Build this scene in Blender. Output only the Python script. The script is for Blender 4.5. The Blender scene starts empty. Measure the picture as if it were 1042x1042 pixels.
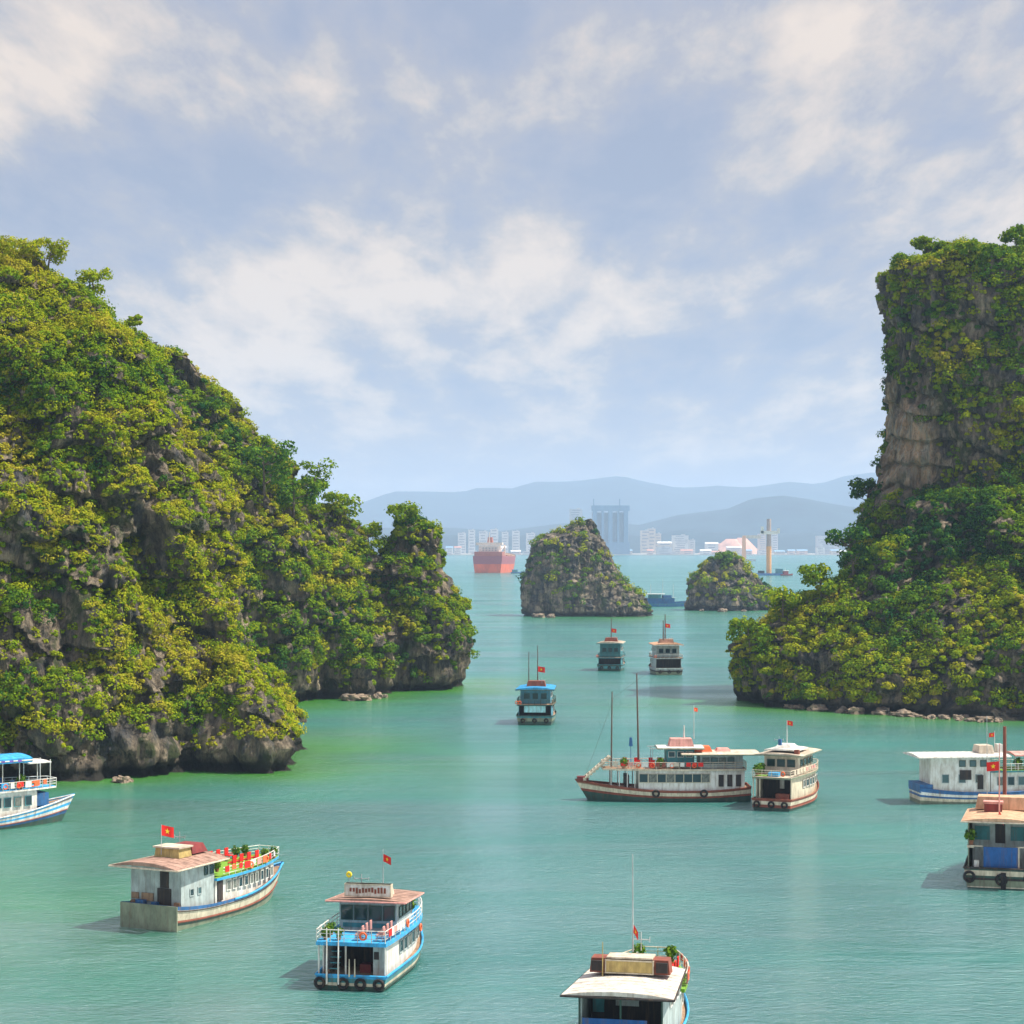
import bpy, math, random
import numpy as np
from mathutils import Vector

# ---------------------------------------------------------------- camera, world, sun, exposure
C = bpy.context.scene.collection
sc = bpy.context.scene
CAM_H, FPX, HORIZON = 35.0, 2100.0, 555.0        # eye height above the bay (m), focal length in pixels of a 1042 px frame
cam_d = bpy.data.cameras.new('camera'); cam = bpy.data.objects.new('camera', cam_d); C.objects.link(cam)
cam.location = (0, 0, CAM_H); cam.rotation_euler = (math.radians(90), 0, 0)
cam_d.sensor_width = 36.0; cam_d.lens = 36.0*FPX/1042.0; cam_d.shift_y = (HORIZON-521.0)/1042.0
cam_d.clip_start = 1.0; cam_d.clip_end = 80000.0
sc.camera = cam
sc.view_settings.view_transform = 'Standard'; sc.view_settings.look = 'None'
sc.view_settings.exposure = 0.70; sc.view_settings.gamma = 1.0
sc.cycles.max_bounces = 6; sc.cycles.diffuse_bounces = 2; sc.cycles.glossy_bounces = 3
sc.cycles.transmission_bounces = 2; sc.cycles.volume_bounces = 2; sc.cycles.transparent_max_bounces = 6
sc.cycles.use_denoising = True; sc.cycles.sample_clamp_direct = 4.0; sc.cycles.sample_clamp_indirect = 4.0
SUN_DIR = Vector((0.52, 0.0, 0.86)).normalized()  # towards the sun: high on the right
sun_el = math.asin(SUN_DIR.z); sun_az = math.atan2(SUN_DIR.x, SUN_DIR.y)
sd = bpy.data.lights.new('sun', 'SUN'); sd.energy = 5.0; sd.angle = math.radians(0.5); sd.color = (1.0, 0.93, 0.80)
so = bpy.data.objects.new('sun', sd); C.objects.link(so)
so.rotation_euler = (-SUN_DIR).to_track_quat('-Z', 'Y').to_euler()

world = bpy.data.worlds.new('World'); sc.world = world; world.use_nodes = True
def build_world():
    nt = world.node_tree; N = nt.nodes; L = nt.links; N.clear()
    def n(t, **k):
        q = N.new(t)
        for a, b in k.items(): setattr(q, a, b)
        return q
    def math_(op, a, b=None, c=None):
        q = n('ShaderNodeMath', operation=op)
        for i, v in enumerate((a, b, c)):
            if v is None: continue
            if isinstance(v, (int, float)): q.inputs[i].default_value = v
            else: L.new(v, q.inputs[i])
        return q.outputs[0]
    def ramp(fac, stops, interp='EASE'):
        q = n('ShaderNodeValToRGB'); q.color_ramp.interpolation = interp
        while len(q.color_ramp.elements) < len(stops): q.color_ramp.elements.new(0.5)
        for e, (p, c) in zip(q.color_ramp.elements, stops): e.position = p; e.color = (*c, 1)
        L.new(fac, q.inputs[0]); return q.outputs[0]
    tc = n('ShaderNodeTexCoord'); sep = n('ShaderNodeSeparateXYZ'); L.new(tc.outputs['Generated'], sep.inputs[0])
    X, Y, Z = sep.outputs
    zz = math_('MAXIMUM', Z, 0.0)
    # a cloud layer overhead: direction projected on a high plane, so the clouds flatten towards the horizon
    den = math_('ADD', zz, 0.16)
    u = math_('DIVIDE', X, den); v = math_('DIVIDE', zz, den)
    comb = n('ShaderNodeCombineXYZ'); L.new(math_('MULTIPLY', u, 1.0), comb.inputs[0]); L.new(math_('MULTIPLY', v, 2.6), comb.inputs[1]); L.new(Y, comb.inputs[2])
    def noise(scale, detail, rough, off, dist=0.0):
        m = n('ShaderNodeMapping'); m.inputs['Location'].default_value = off; L.new(comb.outputs[0], m.inputs[0])
        q = n('ShaderNodeTexNoise'); q.inputs['Scale'].default_value = scale; q.inputs['Detail'].default_value = detail
        q.inputs['Roughness'].default_value = rough; q.inputs['Distortion'].default_value = dist
        L.new(m.outputs[0], q.inputs['Vector']); return q.outputs['Fac']
    # broad banks where the photograph has them (ellipses in the direction of view), broken up by noise
    def bank(px, py, rx, ry, amp):
        ex = (px-521)/FPX; ez = (HORIZON-py)/FPX
        dx = math_('DIVIDE', math_('SUBTRACT', math_('DIVIDE', X, math_('MAXIMUM', Y, 0.05)), ex), rx/FPX)
        dz = math_('DIVIDE', math_('SUBTRACT', math_('DIVIDE', Z, math_('MAXIMUM', Y, 0.05)), ez), ry/FPX)
        r2 = math_('ADD', math_('MULTIPLY', dx, dx), math_('MULTIPLY', dz, dz))
        return math_('MULTIPLY', math_('DIVIDE', 1.0, math_('ADD', 1.0, math_('MULTIPLY', r2, r2))), amp)
    banks = [(150, 60, 240, 90, .08), (330, 68, 34, 38, .13), (120, 30, 90, 30, .04), (30, 90, 60, 50, .06), (290, 300, 150, 75, .12), (230, 330, 40, 30, .07), (490, 290, 60, 28, .09), (600, 300, 170, 55, .08), (310, 372, 80, 22, .06),
             (760, 50, 210, 50, .11), (780, 115, 50, 30, .07), (880, 190, 150, 50, .11), (1010, 150, 60, 60, .05), (470, 90, 70, 25, .04), (600, 480, 500, 70, .02),
             (400, 180, 230, 60, -.11), (640, 170, 90, 60, -.08), (50, 190, 110, 40, -.05), (370, 330, 40, 30, -.07), (480, 20, 110, 50, -.09), (960, 120, 60, 30, -.06), (800, 330, 160, 40, -.03)]
    acc = None
    for b in banks:
        o = bank(*b); acc = o if acc is None else math_('ADD', acc, o)
    na = noise(3.2, 7, 0.55, (3.1, 7.7, 1.3), 0.2); nb = noise(7.5, 10, 0.60, (9.4, 2.2, 5.1), 0.15)
    f = math_('ADD', math_('MULTIPLY', na, 0.75), math_('MULTIPLY', nb, 0.72)); f = math_('ADD', math_('SUBTRACT', f, 0.240), acc)
    cloud = ramp(f, [(0.35, (0.225, 0.248, 0.325)), (0.44, (0.258, 0.270, 0.335)), (0.52, (0.300, 0.295, 0.330)), (0.57, (0.37, 0.345, 0.345)), (0.62, (0.45, 0.395, 0.36)), (0.72, (0.57, 0.48, 0.405))], 'LINEAR')
    # thin veil low over the horizon
    low = n('ShaderNodeMapRange'); low.inputs['From Min'].default_value = 0.0; low.inputs['From Max'].default_value = 0.085
    low.inputs['To Min'].default_value = 1.0; low.inputs['To Max'].default_value = 0.0; low.interpolation_type = 'SMOOTHSTEP'; L.new(zz, low.inputs['Value'])
    mixc = n('ShaderNodeMix', data_type='RGBA'); L.new(math_('MULTIPLY', low.outputs[0], 0.85), mixc.inputs['Factor'])
    L.new(cloud, mixc.inputs['A']); mixc.inputs['B'].default_value = (0.375, 0.345, 0.335, 1)
    sky = n('ShaderNodeTexSky', sky_type='NISHITA'); sky.sun_disc = False; sky.sun_elevation = sun_el; sky.sun_rotation = sun_az
    bg1 = n('ShaderNodeBackground'); L.new(sky.outputs[0], bg1.inputs[0]); bg1.inputs[1].default_value = 0.06
    bg2 = n('ShaderNodeBackground'); L.new(mixc.outputs['Result'], bg2.inputs[0])
    # sky above the view brightened, added to lift the water and the fill light
    up = n('ShaderNodeMapRange'); up.interpolation_type = 'SMOOTHSTEP'; up.inputs['From Min'].default_value = 0.20; up.inputs['From Max'].default_value = 0.65; up.inputs['To Min'].default_value = 1.0; up.inputs['To Max'].default_value = 1.7
    L.new(zz, up.inputs['Value']); L.new(up.outputs[0], bg2.inputs[1])
    ms = n('ShaderNodeMixShader'); ms.inputs[0].default_value = 0.90; L.new(bg1.outputs[0], ms.inputs[1]); L.new(bg2.outputs[0], ms.inputs[2])
    out = n('ShaderNodeOutputWorld'); L.new(ms.outputs[0], out.inputs['Surface'])
build_world()
world.cycles.sampling_method = 'MANUAL'; world.cycles.sample_map_resolution = 512

# ---------------------------------------------------------------- helpers
def gp(px, py):
    """a point of the water plane seen at (px, py)"""
    Y = FPX*CAM_H/(py-HORIZON); return ((px-521.0)*Y/FPX, Y)
def mat(name, col, rough=0.6, metal=0.0, spec=0.5, var=0.0, scale=1.0, bump=0.0, wear=None, streak=0.0):
    m = bpy.data.materials.new(name); m.use_nodes = True; nt = m.node_tree; N = nt.nodes; L = nt.links
    p = N['Principled BSDF']; p.inputs['Base Color'].default_value = (*col, 1); p.inputs['Roughness'].default_value = rough
    p.inputs['Metallic'].default_value = metal; p.inputs['Specular IOR Level'].default_value = spec
    if var > 0:
        tc = N.new('ShaderNodeTexCoord'); nz = N.new('ShaderNodeTexNoise'); nz.inputs['Scale'].default_value = scale; nz.inputs['Detail'].default_value = 6
        nz.inputs['Roughness'].default_value = 0.65
        mp = N.new('ShaderNodeMapping'); mp.inputs['Scale'].default_value = (1, 1, 0.45); L.new(tc.outputs['Object'], mp.inputs[0]); L.new(mp.outputs[0], nz.inputs['Vector'])
        r = N.new('ShaderNodeValToRGB'); w = wear or tuple(c*(1-var) for c in col)
        r.color_ramp.elements[0].position = 0.36; r.color_ramp.elements[0].color = (*w, 1)
        r.color_ramp.elements[1].position = 0.62; r.color_ramp.elements[1].color = (*[min(1, c*(1+var*0.35)) for c in col], 1)
        L.new(nz.outputs['Fac'], r.inputs[0]); L.new(r.outputs[0], p.inputs['Base Color'])
        if streak > 0:      # rust and grime run down the paint
            m2 = N.new('ShaderNodeMapping'); m2.inputs['Scale'].default_value = (3.2, 3.2, 0.30); L.new(tc.outputs['Object'], m2.inputs[0])
            n2 = N.new('ShaderNodeTexNoise'); n2.inputs['Scale'].default_value = 1.0; n2.inputs['Detail'].default_value = 7; n2.inputs['Roughness'].default_value = 0.7; L.new(m2.outputs[0], n2.inputs['Vector'])
            r2 = N.new('ShaderNodeValToRGB'); r2.color_ramp.elements[0].position = 0.50; r2.color_ramp.elements[0].color = (0, 0, 0, 1); r2.color_ramp.elements[1].position = 0.68; r2.color_ramp.elements[1].color = (streak, streak, streak, 1); L.new(n2.outputs['Fac'], r2.inputs[0])
            mx = N.new('ShaderNodeMix'); mx.data_type = 'RGBA'; L.new(r2.outputs[0], mx.inputs['Factor']); L.new(r.outputs[0], mx.inputs['A']); mx.inputs['B'].default_value = (0.15, 0.085, 0.05, 1); L.new(mx.outputs['Result'], p.inputs['Base Color'])
        if bump > 0:
            b = N.new('ShaderNodeBump'); b.inputs['Strength'].default_value = bump; L.new(nz.outputs['Fac'], b.inputs['Height']); L.new(b.outputs[0], p.inputs['Normal'])
    return m
def tag(o, label=None, cat=None, group=None, kind=None):
    if label: o['label'] = label
    if cat: o['category'] = cat
    if group: o['group'] = group
    if kind: o['kind'] = kind
    return o
def empty(name, loc=(0, 0, 0), rz=0.0):
    o = bpy.data.objects.new(name, None); C.objects.link(o); o.location = loc; o.rotation_euler = (0, 0, rz); o.empty_display_size = 0.5; return o
def np_mesh(name, verts, faces, mats, smooth=False, fattr=None, vattr=None):
    """verts (n,3), faces (m,k) arrays -> a linked mesh object"""
    verts = np.asarray(verts, np.float32); faces = np.asarray(faces, np.int32); k = faces.shape[1]
    me = bpy.data.meshes.new(name); me.vertices.add(len(verts)); me.vertices.foreach_set('co', verts.ravel())
    me.loops.add(faces.size); me.loops.foreach_set('vertex_index', faces.ravel())
    me.polygons.add(len(faces)); me.polygons.foreach_set('loop_start', np.arange(0, faces.size, k, dtype=np.int32))
    me.polygons.foreach_set('use_smooth', np.full(len(faces), smooth))
    for m in (mats if isinstance(mats, (list, tuple)) else [mats]): me.materials.append(m)
    if fattr is not None:
        for an, arr in fattr.items():
            a = me.attributes.new(an, 'FLOAT', 'FACE'); a.data.foreach_set('value', np.asarray(arr, np.float32))
    if vattr is not None:
        for an, arr in vattr.items():
            a = me.attributes.new(an, 'FLOAT', 'POINT'); a.data.foreach_set('value', np.asarray(arr, np.float32))
    me.update(calc_edges=True); me.validate()
    o = bpy.data.objects.new(name, me); C.objects.link(o); return o
# lattice noise, vectorised
_rs = np.random.RandomState(11); _perm = _rs.permutation(256); _perm = np.concatenate([_perm]*3); _val = _rs.rand(256)*2-1
def vnoise(x, y, z):
    xi = np.floor(x).astype(int); yi = np.floor(y).astype(int); zi = np.floor(z).astype(int)
    fx = x-xi; fy = y-yi; fz = z-zi; fx = fx*fx*(3-2*fx); fy = fy*fy*(3-2*fy); fz = fz*fz*(3-2*fz)
    def h(a, b, c): return _val[_perm[_perm[_perm[a & 255]+(b & 255)]+(c & 255)]]
    def lx(b, c): return h(xi, b, c)*(1-fx)+h(xi+1, b, c)*fx
    return (lx(yi, zi)*(1-fy)+lx(yi+1, zi)*fy)*(1-fz)+(lx(yi, zi+1)*(1-fy)+lx(yi+1, zi+1)*fy)*fz
def fbm(x, y, z, o=4, g=0.5):
    s = 0; a = 1.0; t = 0
    for i in range(o):
        s = s+a*vnoise(x*2**i+i*17.3, y*2**i+i*5.1, z*2**i+i*9.7); t += a; a *= g
    return s/t
class MB:
    """collects boxes, tubes and lofts; build() links them as ONE mesh object"""
    def __init__(s): s.v = []; s.f = []; s.m = []
    def _add(s, vs, fs, mi=0):
        b = len(s.v); s.v += [tuple(v) for v in vs]; s.f += [tuple(b+i for i in f) for f in fs]; s.m += [mi]*len(fs)
    def box(s, c, d, rz=0.0, mi=0, top=1.0):
        hx, hy, hz = d[0]/2, d[1]/2, d[2]/2; ca, sa = math.cos(rz), math.sin(rz); vs = []
        for sz in (-1, 1):
            k = top if sz > 0 else 1.0
            for sx, sy in ((-1, -1), (1, -1), (1, 1), (-1, 1)):
                x, y = sx*hx*k, sy*hy*k; vs.append((c[0]+x*ca-y*sa, c[1]+x*sa+y*ca, c[2]+sz*hz))
        s._add(vs, [(0, 3, 2, 1), (4, 5, 6, 7), (0, 1, 5, 4), (1, 2, 6, 5), (2, 3, 7, 6), (3, 0, 4, 7)], mi); return s
    def span(s, a, b, mi=0):
        return s.box([(a[i]+b[i])/2 for i in range(3)], [abs(b[i]-a[i]) for i in range(3)], 0, mi)
    def tube(s, pts, r, n=6, mi=0):
        pts = [Vector(p) for p in pts]; rs = r if isinstance(r, (list, tuple)) else [r]*len(pts); base = len(s.v); ref = None
        for i, p in enumerate(pts):
            d = (pts[min(i+1, len(pts)-1)]-pts[max(i-1, 0)]).normalized()
            ref = d.orthogonal().normalized() if ref is None else (ref-d*ref.dot(d)).normalized()
            w = d.cross(ref)
            for k in range(n):
                a = 2*math.pi*k/n; q = p+(ref*math.cos(a)+w*math.sin(a))*rs[i]; s.v.append(tuple(q))
        for i in range(len(pts)-1):
            for k in range(n):
                a = base+i*n+k; b = base+i*n+(k+1) % n; s.f.append((a, b, b+n, a+n)); s.m.append(mi)
        s.f.append(tuple(base+k for k in reversed(range(n)))); s.m.append(mi)
        e = base+(len(pts)-1)*n; s.f.append(tuple(e+k for k in range(n))); s.m.append(mi); return s
    def ring(s, c, R, r, axis='x', n=14, k=6, mi=0):
        base = len(s.v)
        for i in range(n):
            a = 2*math.pi*i/n
            for j in range(k):
                b = 2*math.pi*j/k; rr = R+r*math.cos(b); h = r*math.sin(b); p, q = rr*math.cos(a), rr*math.sin(a)
                o = {'x': (h, p, q), 'y': (p, h, q), 'z': (p, q, h)}[axis]; s.v.append((c[0]+o[0], c[1]+o[1], c[2]+o[2]))
        for i in range(n):
            for j in range(k):
                s.f.append((base+i*k+j, base+((i+1) % n)*k+j, base+((i+1) % n)*k+(j+1) % k, base+i*k+(j+1) % k)); s.m.append(mi)
        return s
    def loft(s, rows, cap=True, mis=None, closed=True):
        base = len(s.v); n = len(rows[0])
        for r in rows: s.v += [tuple(p) for p in r]
        for i in range(len(rows)-1):
            for k in range(n if closed else n-1):
                a = base+i*n+k; b = base+i*n+(k+1) % n; s.f.append((a, b, b+n, a+n)); s.m.append(mis[k] if mis else 0)
        if cap:
            s.f.append(tuple(base+k for k in reversed(range(n)))); s.m.append(mis[-1] if mis else 0)
            e = base+(len(rows)-1)*n; s.f.append(tuple(e+k for k in range(n))); s.m.append(mis[-1] if mis else 0)
        return s
    def build(s, name, mats, parent=None, smooth=False):
        me = bpy.data.meshes.new(name); me.from_pydata(s.v, [], s.f)
        for m in (mats if isinstance(mats, (list, tuple)) else [mats]): me.materials.append(m)
        me.polygons.foreach_set('material_index', s.m); me.polygons.foreach_set('use_smooth', [smooth]*len(s.f)); me.update()
        import bmesh
        bm = bmesh.new(); bm.from_mesh(me); bmesh.ops.recalc_face_normals(bm, faces=bm.faces); bm.to_mesh(me); bm.free()
        o = bpy.data.objects.new(name, me); C.objects.link(o)
        if parent: o.parent = parent
        return o

# ---------------------------------------------------------------- karst hills and their plants
def foliage_mat(name, stops, trans=0.30):
    m = bpy.data.materials.new(name); m.use_nodes = True; N = m.node_tree.nodes; L = m.node_tree.links; N.clear()
    a = N.new('ShaderNodeAttribute'); a.attribute_name = 'tone'
    r = N.new('ShaderNodeValToRGB')
    while len(r.color_ramp.elements) < len(stops): r.color_ramp.elements.new(0.5)
    for e, (p, c) in zip(r.color_ramp.elements, stops): e.position = p; e.color = (*c, 1)
    L.new(a.outputs['Fac'], r.inputs[0])
    d = N.new('ShaderNodeBsdfDiffuse'); t = N.new('ShaderNodeBsdfTranslucent'); mx = N.new('ShaderNodeMixShader'); mx.inputs[0].default_value = trans
    L.new(r.outputs[0], d.inputs[0]); L.new(r.outputs[0], t.inputs[0]); L.new(d.outputs[0], mx.inputs[1]); L.new(t.outputs[0], mx.inputs[2])
    o = N.new('ShaderNodeOutputMaterial'); L.new(mx.outputs[0], o.inputs[0]); return m
FOL = foliage_mat('leaves', [(0.0, (0.016, 0.068, 0.022)), (0.25, (0.070, 0.160, 0.016)), (0.5, (0.180, 0.275, 0.010)), (0.75, (0.30, 0.335, 0.010)), (1.0, (0.37, 0.33, 0.03))])

def rock_mat():
    m = bpy.data.materials.new('limestone'); m.use_nodes = True; N = m.node_tree.nodes; L = m.node_tree.links; p = N['Principled BSDF']
    p.inputs['Roughness'].default_value = 0.9; p.inputs['Specular IOR Level'].default_value = 0.2
    tc = N.new('ShaderNodeTexCoord')
    def nz(scale, sc3, detail, rough, off=0.0):
        mp = N.new('ShaderNodeMapping'); mp.inputs['Scale'].default_value = sc3; mp.inputs['Location'].default_value = (off, off*.7, off*1.3); L.new(tc.outputs['Object'], mp.inputs[0])
        q = N.new('ShaderNodeTexNoise'); q.inputs['Scale'].default_value = scale; q.inputs['Detail'].default_value = detail; q.inputs['Roughness'].default_value = rough
        L.new(mp.outputs[0], q.inputs['Vector']); return q.outputs['Fac']
    def ramp(fac, stops):
        q = N.new('ShaderNodeValToRGB')
        while len(q.color_ramp.elements) < len(stops): q.color_ramp.elements.new(0.5)
        for e, (pp, c) in zip(q.color_ramp.elements, stops): e.position = pp; e.color = (*c, 1)
        L.new(fac, q.inputs[0]); return q.outputs[0]
    def mix(fac, a, b, mode='MIX'):
        q = N.new('ShaderNodeMix'); q.data_type = 'RGBA'; q.blend_type = mode
        for s_, v in (('Factor', fac), ('A', a), ('B', b)):
            if isinstance(v, (int, float)): q.inputs[s_].default_value = v
            elif isinstance(v, tuple): q.inputs[s_].default_value = (*v, 1)
            else: L.new(v, q.inputs[s_])
        return q.outputs['Result']
    base = ramp(nz(0.22, (1, 1, 0.6), 9, 0.68), [(0.36, (0.10, 0.105, 0.115)), (0.44, (0.19, 0.175, 0.155)), (0.51, (0.34, 0.275, 0.20)), (0.60, (0.50, 0.40, 0.29))])
    streak = ramp(nz(0.5, (1, 1, 0.10), 6, 0.6, 7.0), [(0.44, (0.28, 0.30, 0.34)), (0.56, (1, 1, 1))])
    col = mix(0.75, base, streak, 'MULTIPLY')
    crack = ramp(nz(1.1, (1, 1, 0.35), 12, 0.8, 13.0), [(0.40, (0.30, 0.30, 0.32)), (0.50, (0.95, 0.95, 0.95)), (0.62, (1.35, 1.3, 1.2))])
    col = mix(0.8, col, crack, 'MULTIPLY')
    at = N.new('ShaderNodeAttribute'); at.attribute_name = 'bare'
    ochre = ramp(nz(0.40, (1, 1, 0.25), 9, 0.75, 3.0), [(0.34, (0.20, 0.21, 0.19)), (0.44, (0.58, 0.51, 0.40)), (0.55, (0.68, 0.44, 0.26)), (0.66, (0.66, 0.62, 0.54))])
    ochre = mix(0.6, mix(0.55, ochre, streak, 'MULTIPLY'), crack, 'MULTIPLY')
    col = mix(at.outputs['Fac'], col, ochre)
    moss = ramp(nz(0.16, (1, 1, 1), 7, 0.7, 21.0), [(0.52, (0, 0, 0)), (0.60, (1, 1, 1))])
    mfac = N.new('ShaderNodeMath'); mfac.operation = 'MULTIPLY'; L.new(moss, mfac.inputs[0])
    inv = N.new('ShaderNodeMath'); inv.operation = 'SUBTRACT'; inv.inputs[0].default_value = 0.8; L.new(at.outputs['Fac'], inv.inputs[1]); L.new(inv.outputs[0], mfac.inputs[1])
    col = mix(mfac.outputs[0], col, (0.05, 0.075, 0.022))
    # tide mark: the rock just above the water is stained dark
    sp = N.new('ShaderNodeSeparateXYZ'); L.new(tc.outputs['Object'], sp.inputs[0])
    mr = N.new('ShaderNodeMapRange'); mr.inputs['From Min'].default_value = 1.2; mr.inputs['From Max'].default_value = 3.0; mr.inputs['To Min'].default_value = 1.0; mr.inputs['To Max'].default_value = 0.0
    L.new(sp.outputs['Z'], mr.inputs['Value']); col = mix(mr.outputs[0], col, (0.045, 0.042, 0.035))
    L.new(col, p.inputs['Base Color'])
    b2 = N.new('ShaderNodeBump'); b2.inputs['Strength'].default_value = 1.0; b2.inputs['Distance'].default_value = 1.2; L.new(nz(1.5, (1, 1, 0.12), 8, 0.7, 31.0), b2.inputs['Height'])
    b1 = N.new('ShaderNodeBump'); b1.inputs['Strength'].default_value = 1.0; b1.inputs['Distance'].default_value = 2.2; L.new(b2.outputs[0], b1.inputs['Normal'])
    L.new(nz(0.5, (1, 1, 0.30), 12, 0.78, 4.0), b1.inputs['Height']); L.new(b1.outputs[0], p.inputs['Normal'])
    return m
ROCK = rock_mat()

def edge_fn(pts, cyf):
    """outline pixels -> heights and x at the hill's own distance"""
    zs, xs = [], []
    for px, py in pts:
        Y = cyf(0)
        for _ in range(6): z = CAM_H+(HORIZON-py)*Y/FPX; Y = cyf(z)
        z -= 1.6*min(1, max(0, (z-12)/15)); zs.append(z); xs.append((px-521)*Y/FPX)
    o = np.argsort(zs); return np.array(zs)[o], np.array(xs)[o]
def karst(left, right, cy0, lean, ry, seed, nt=260, nz=130, amp=1.0, ledge=1.0, bare=None, power=2.6, rexp=0.8, notch=1.0, inset=4.0, skew=0.0, x0=0.0):
    """one hill: stacked closed cross-sections between a left and a right outline, broken up by noise"""
    zmax0 = 90.0; cyf = lambda z: cy0+lean*z
    zl, xl = edge_fn(left, cyf); zr, xr = edge_fn(right, cyf)
    H = max(zl.max(), zr.max()); zs = np.concatenate([[-3.0, -1.0], np.linspace(0, H, nz)])
    th = np.linspace(0, 2*math.pi, nt, endpoint=False)
    XL = np.interp(zs, zl, xl); XR = np.interp(zs, zr, xr)
    # the cap: close over the top where one edge ends lower than the other
    cx = (XL+XR)/2; rx = np.maximum((XR-XL)/2, 0.05); rx0 = rx[2]
    top = np.clip((H-zs)/(0.05*H), 0, 1)**0.5; rx = rx*top+0.02
    ryz = ry*np.clip(rx/rx0, 0, 1.3)**rexp
    c, s = np.cos(th), np.sin(th)
    ex = np.sign(c)*np.abs(c)**(2/power); ey = np.sign(s)*np.abs(s)**(2/power)
    X = cx[:, None]+rx[:, None]*ex[None]; Y = (cy0+lean*np.maximum(zs, 0))[:, None]+ryz[:, None]*ey[None]; Z = np.repeat(zs[:, None], nt, 1)
    Y = Y+skew*np.clip(X-x0, -90, 90)
    nx, ny = ex/np.maximum(rx0, 1), ey/ry; l = np.hypot(nx, ny); nx, ny = nx/l, ny/l
    so = seed*31.7
    XS = X+0.35*Z                                                                 # gullies run down aslant
    d = 6.5*amp*fbm(XS/24+so, Y/24, Z/34, 3)+5.0*amp*(0.35-np.abs(fbm(XS/13+so, Y/13, Z/26, 3))*2)+2.6*amp*fbm(X/5+so, Y/5, Z/8, 3)-inset*amp
    d += 1.3*amp*(0.4-np.abs(vnoise(X/2.6+so, Y/2.6, Z/16))*1.6)                  # solution flutes
    d += 1.1*amp*(0.5-np.abs(vnoise(X/1.3+so*2, Y/1.3, Z/9+3))*1.8)*(0.5+vnoise(X/15+so, Y/15, Z/15))   # fine ribs
    d += 1.5*amp*(0.3-np.abs(fbm(X/2.2+so, Y/2.2, Z/3.2, 3))*1.6)+0.5*vnoise(X/0.9+so, Y/0.9, Z/1.3)
    step = Z/(7.5*ledge)+1.6*fbm(X/18+so, Y/18, Z/40, 2); fr = step-np.floor(step); d += 3.0*amp*ledge*(0.55-fr**2.2)*0.8     # ledges
    d -= notch*1.6*np.exp(-((Z-0.7)/1.0)**2)                                       # wave-cut notch
    fade = np.clip(rx/6.0, 0.12, 1)[:, None]; d = d*fade
    X = X+nx[None]*d; Y = Y+ny[None]*d
    Z = Z+np.where(Z > 3, 2.0*amp*fbm(X/7+so, Y/7, Z/7+4, 3)*1.3, 0)
    V = np.stack([X, Y, Z], -1).reshape(-1, 3); R = len(zs)
    i = np.arange(R-1)[:, None]*nt; k = np.arange(nt)[None]; k2 = (k+1) % nt
    F = np.stack([i+k, i+k2, i+nt+k2, i+nt+k], -1).reshape(-1, 4)
    b = np.zeros(len(V))
    if bare is not None:
        for (bx, by, bz, brx, brz) in bare:
            q = ((V[:, 0]-bx)/brx)**2+((V[:, 2]-bz)/brz)**2+1.3*fbm(V[:, 0]/3.2, V[:, 1]/6, V[:, 2]/9, 4)
            b = np.maximum(b, np.clip((1.1-q)/0.8, 0, 1)*(V[:, 1] < by))
    return V, F, b
def join(parts):
    Vs, Fs, Bs, o = [], [], [], 0
    for V, F, b in parts: Vs.append(V); Fs.append(F+o); Bs.append(b); o += len(V)
    return np.concatenate(Vs), np.concatenate(Fs), np.concatenate(Bs)

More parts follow.
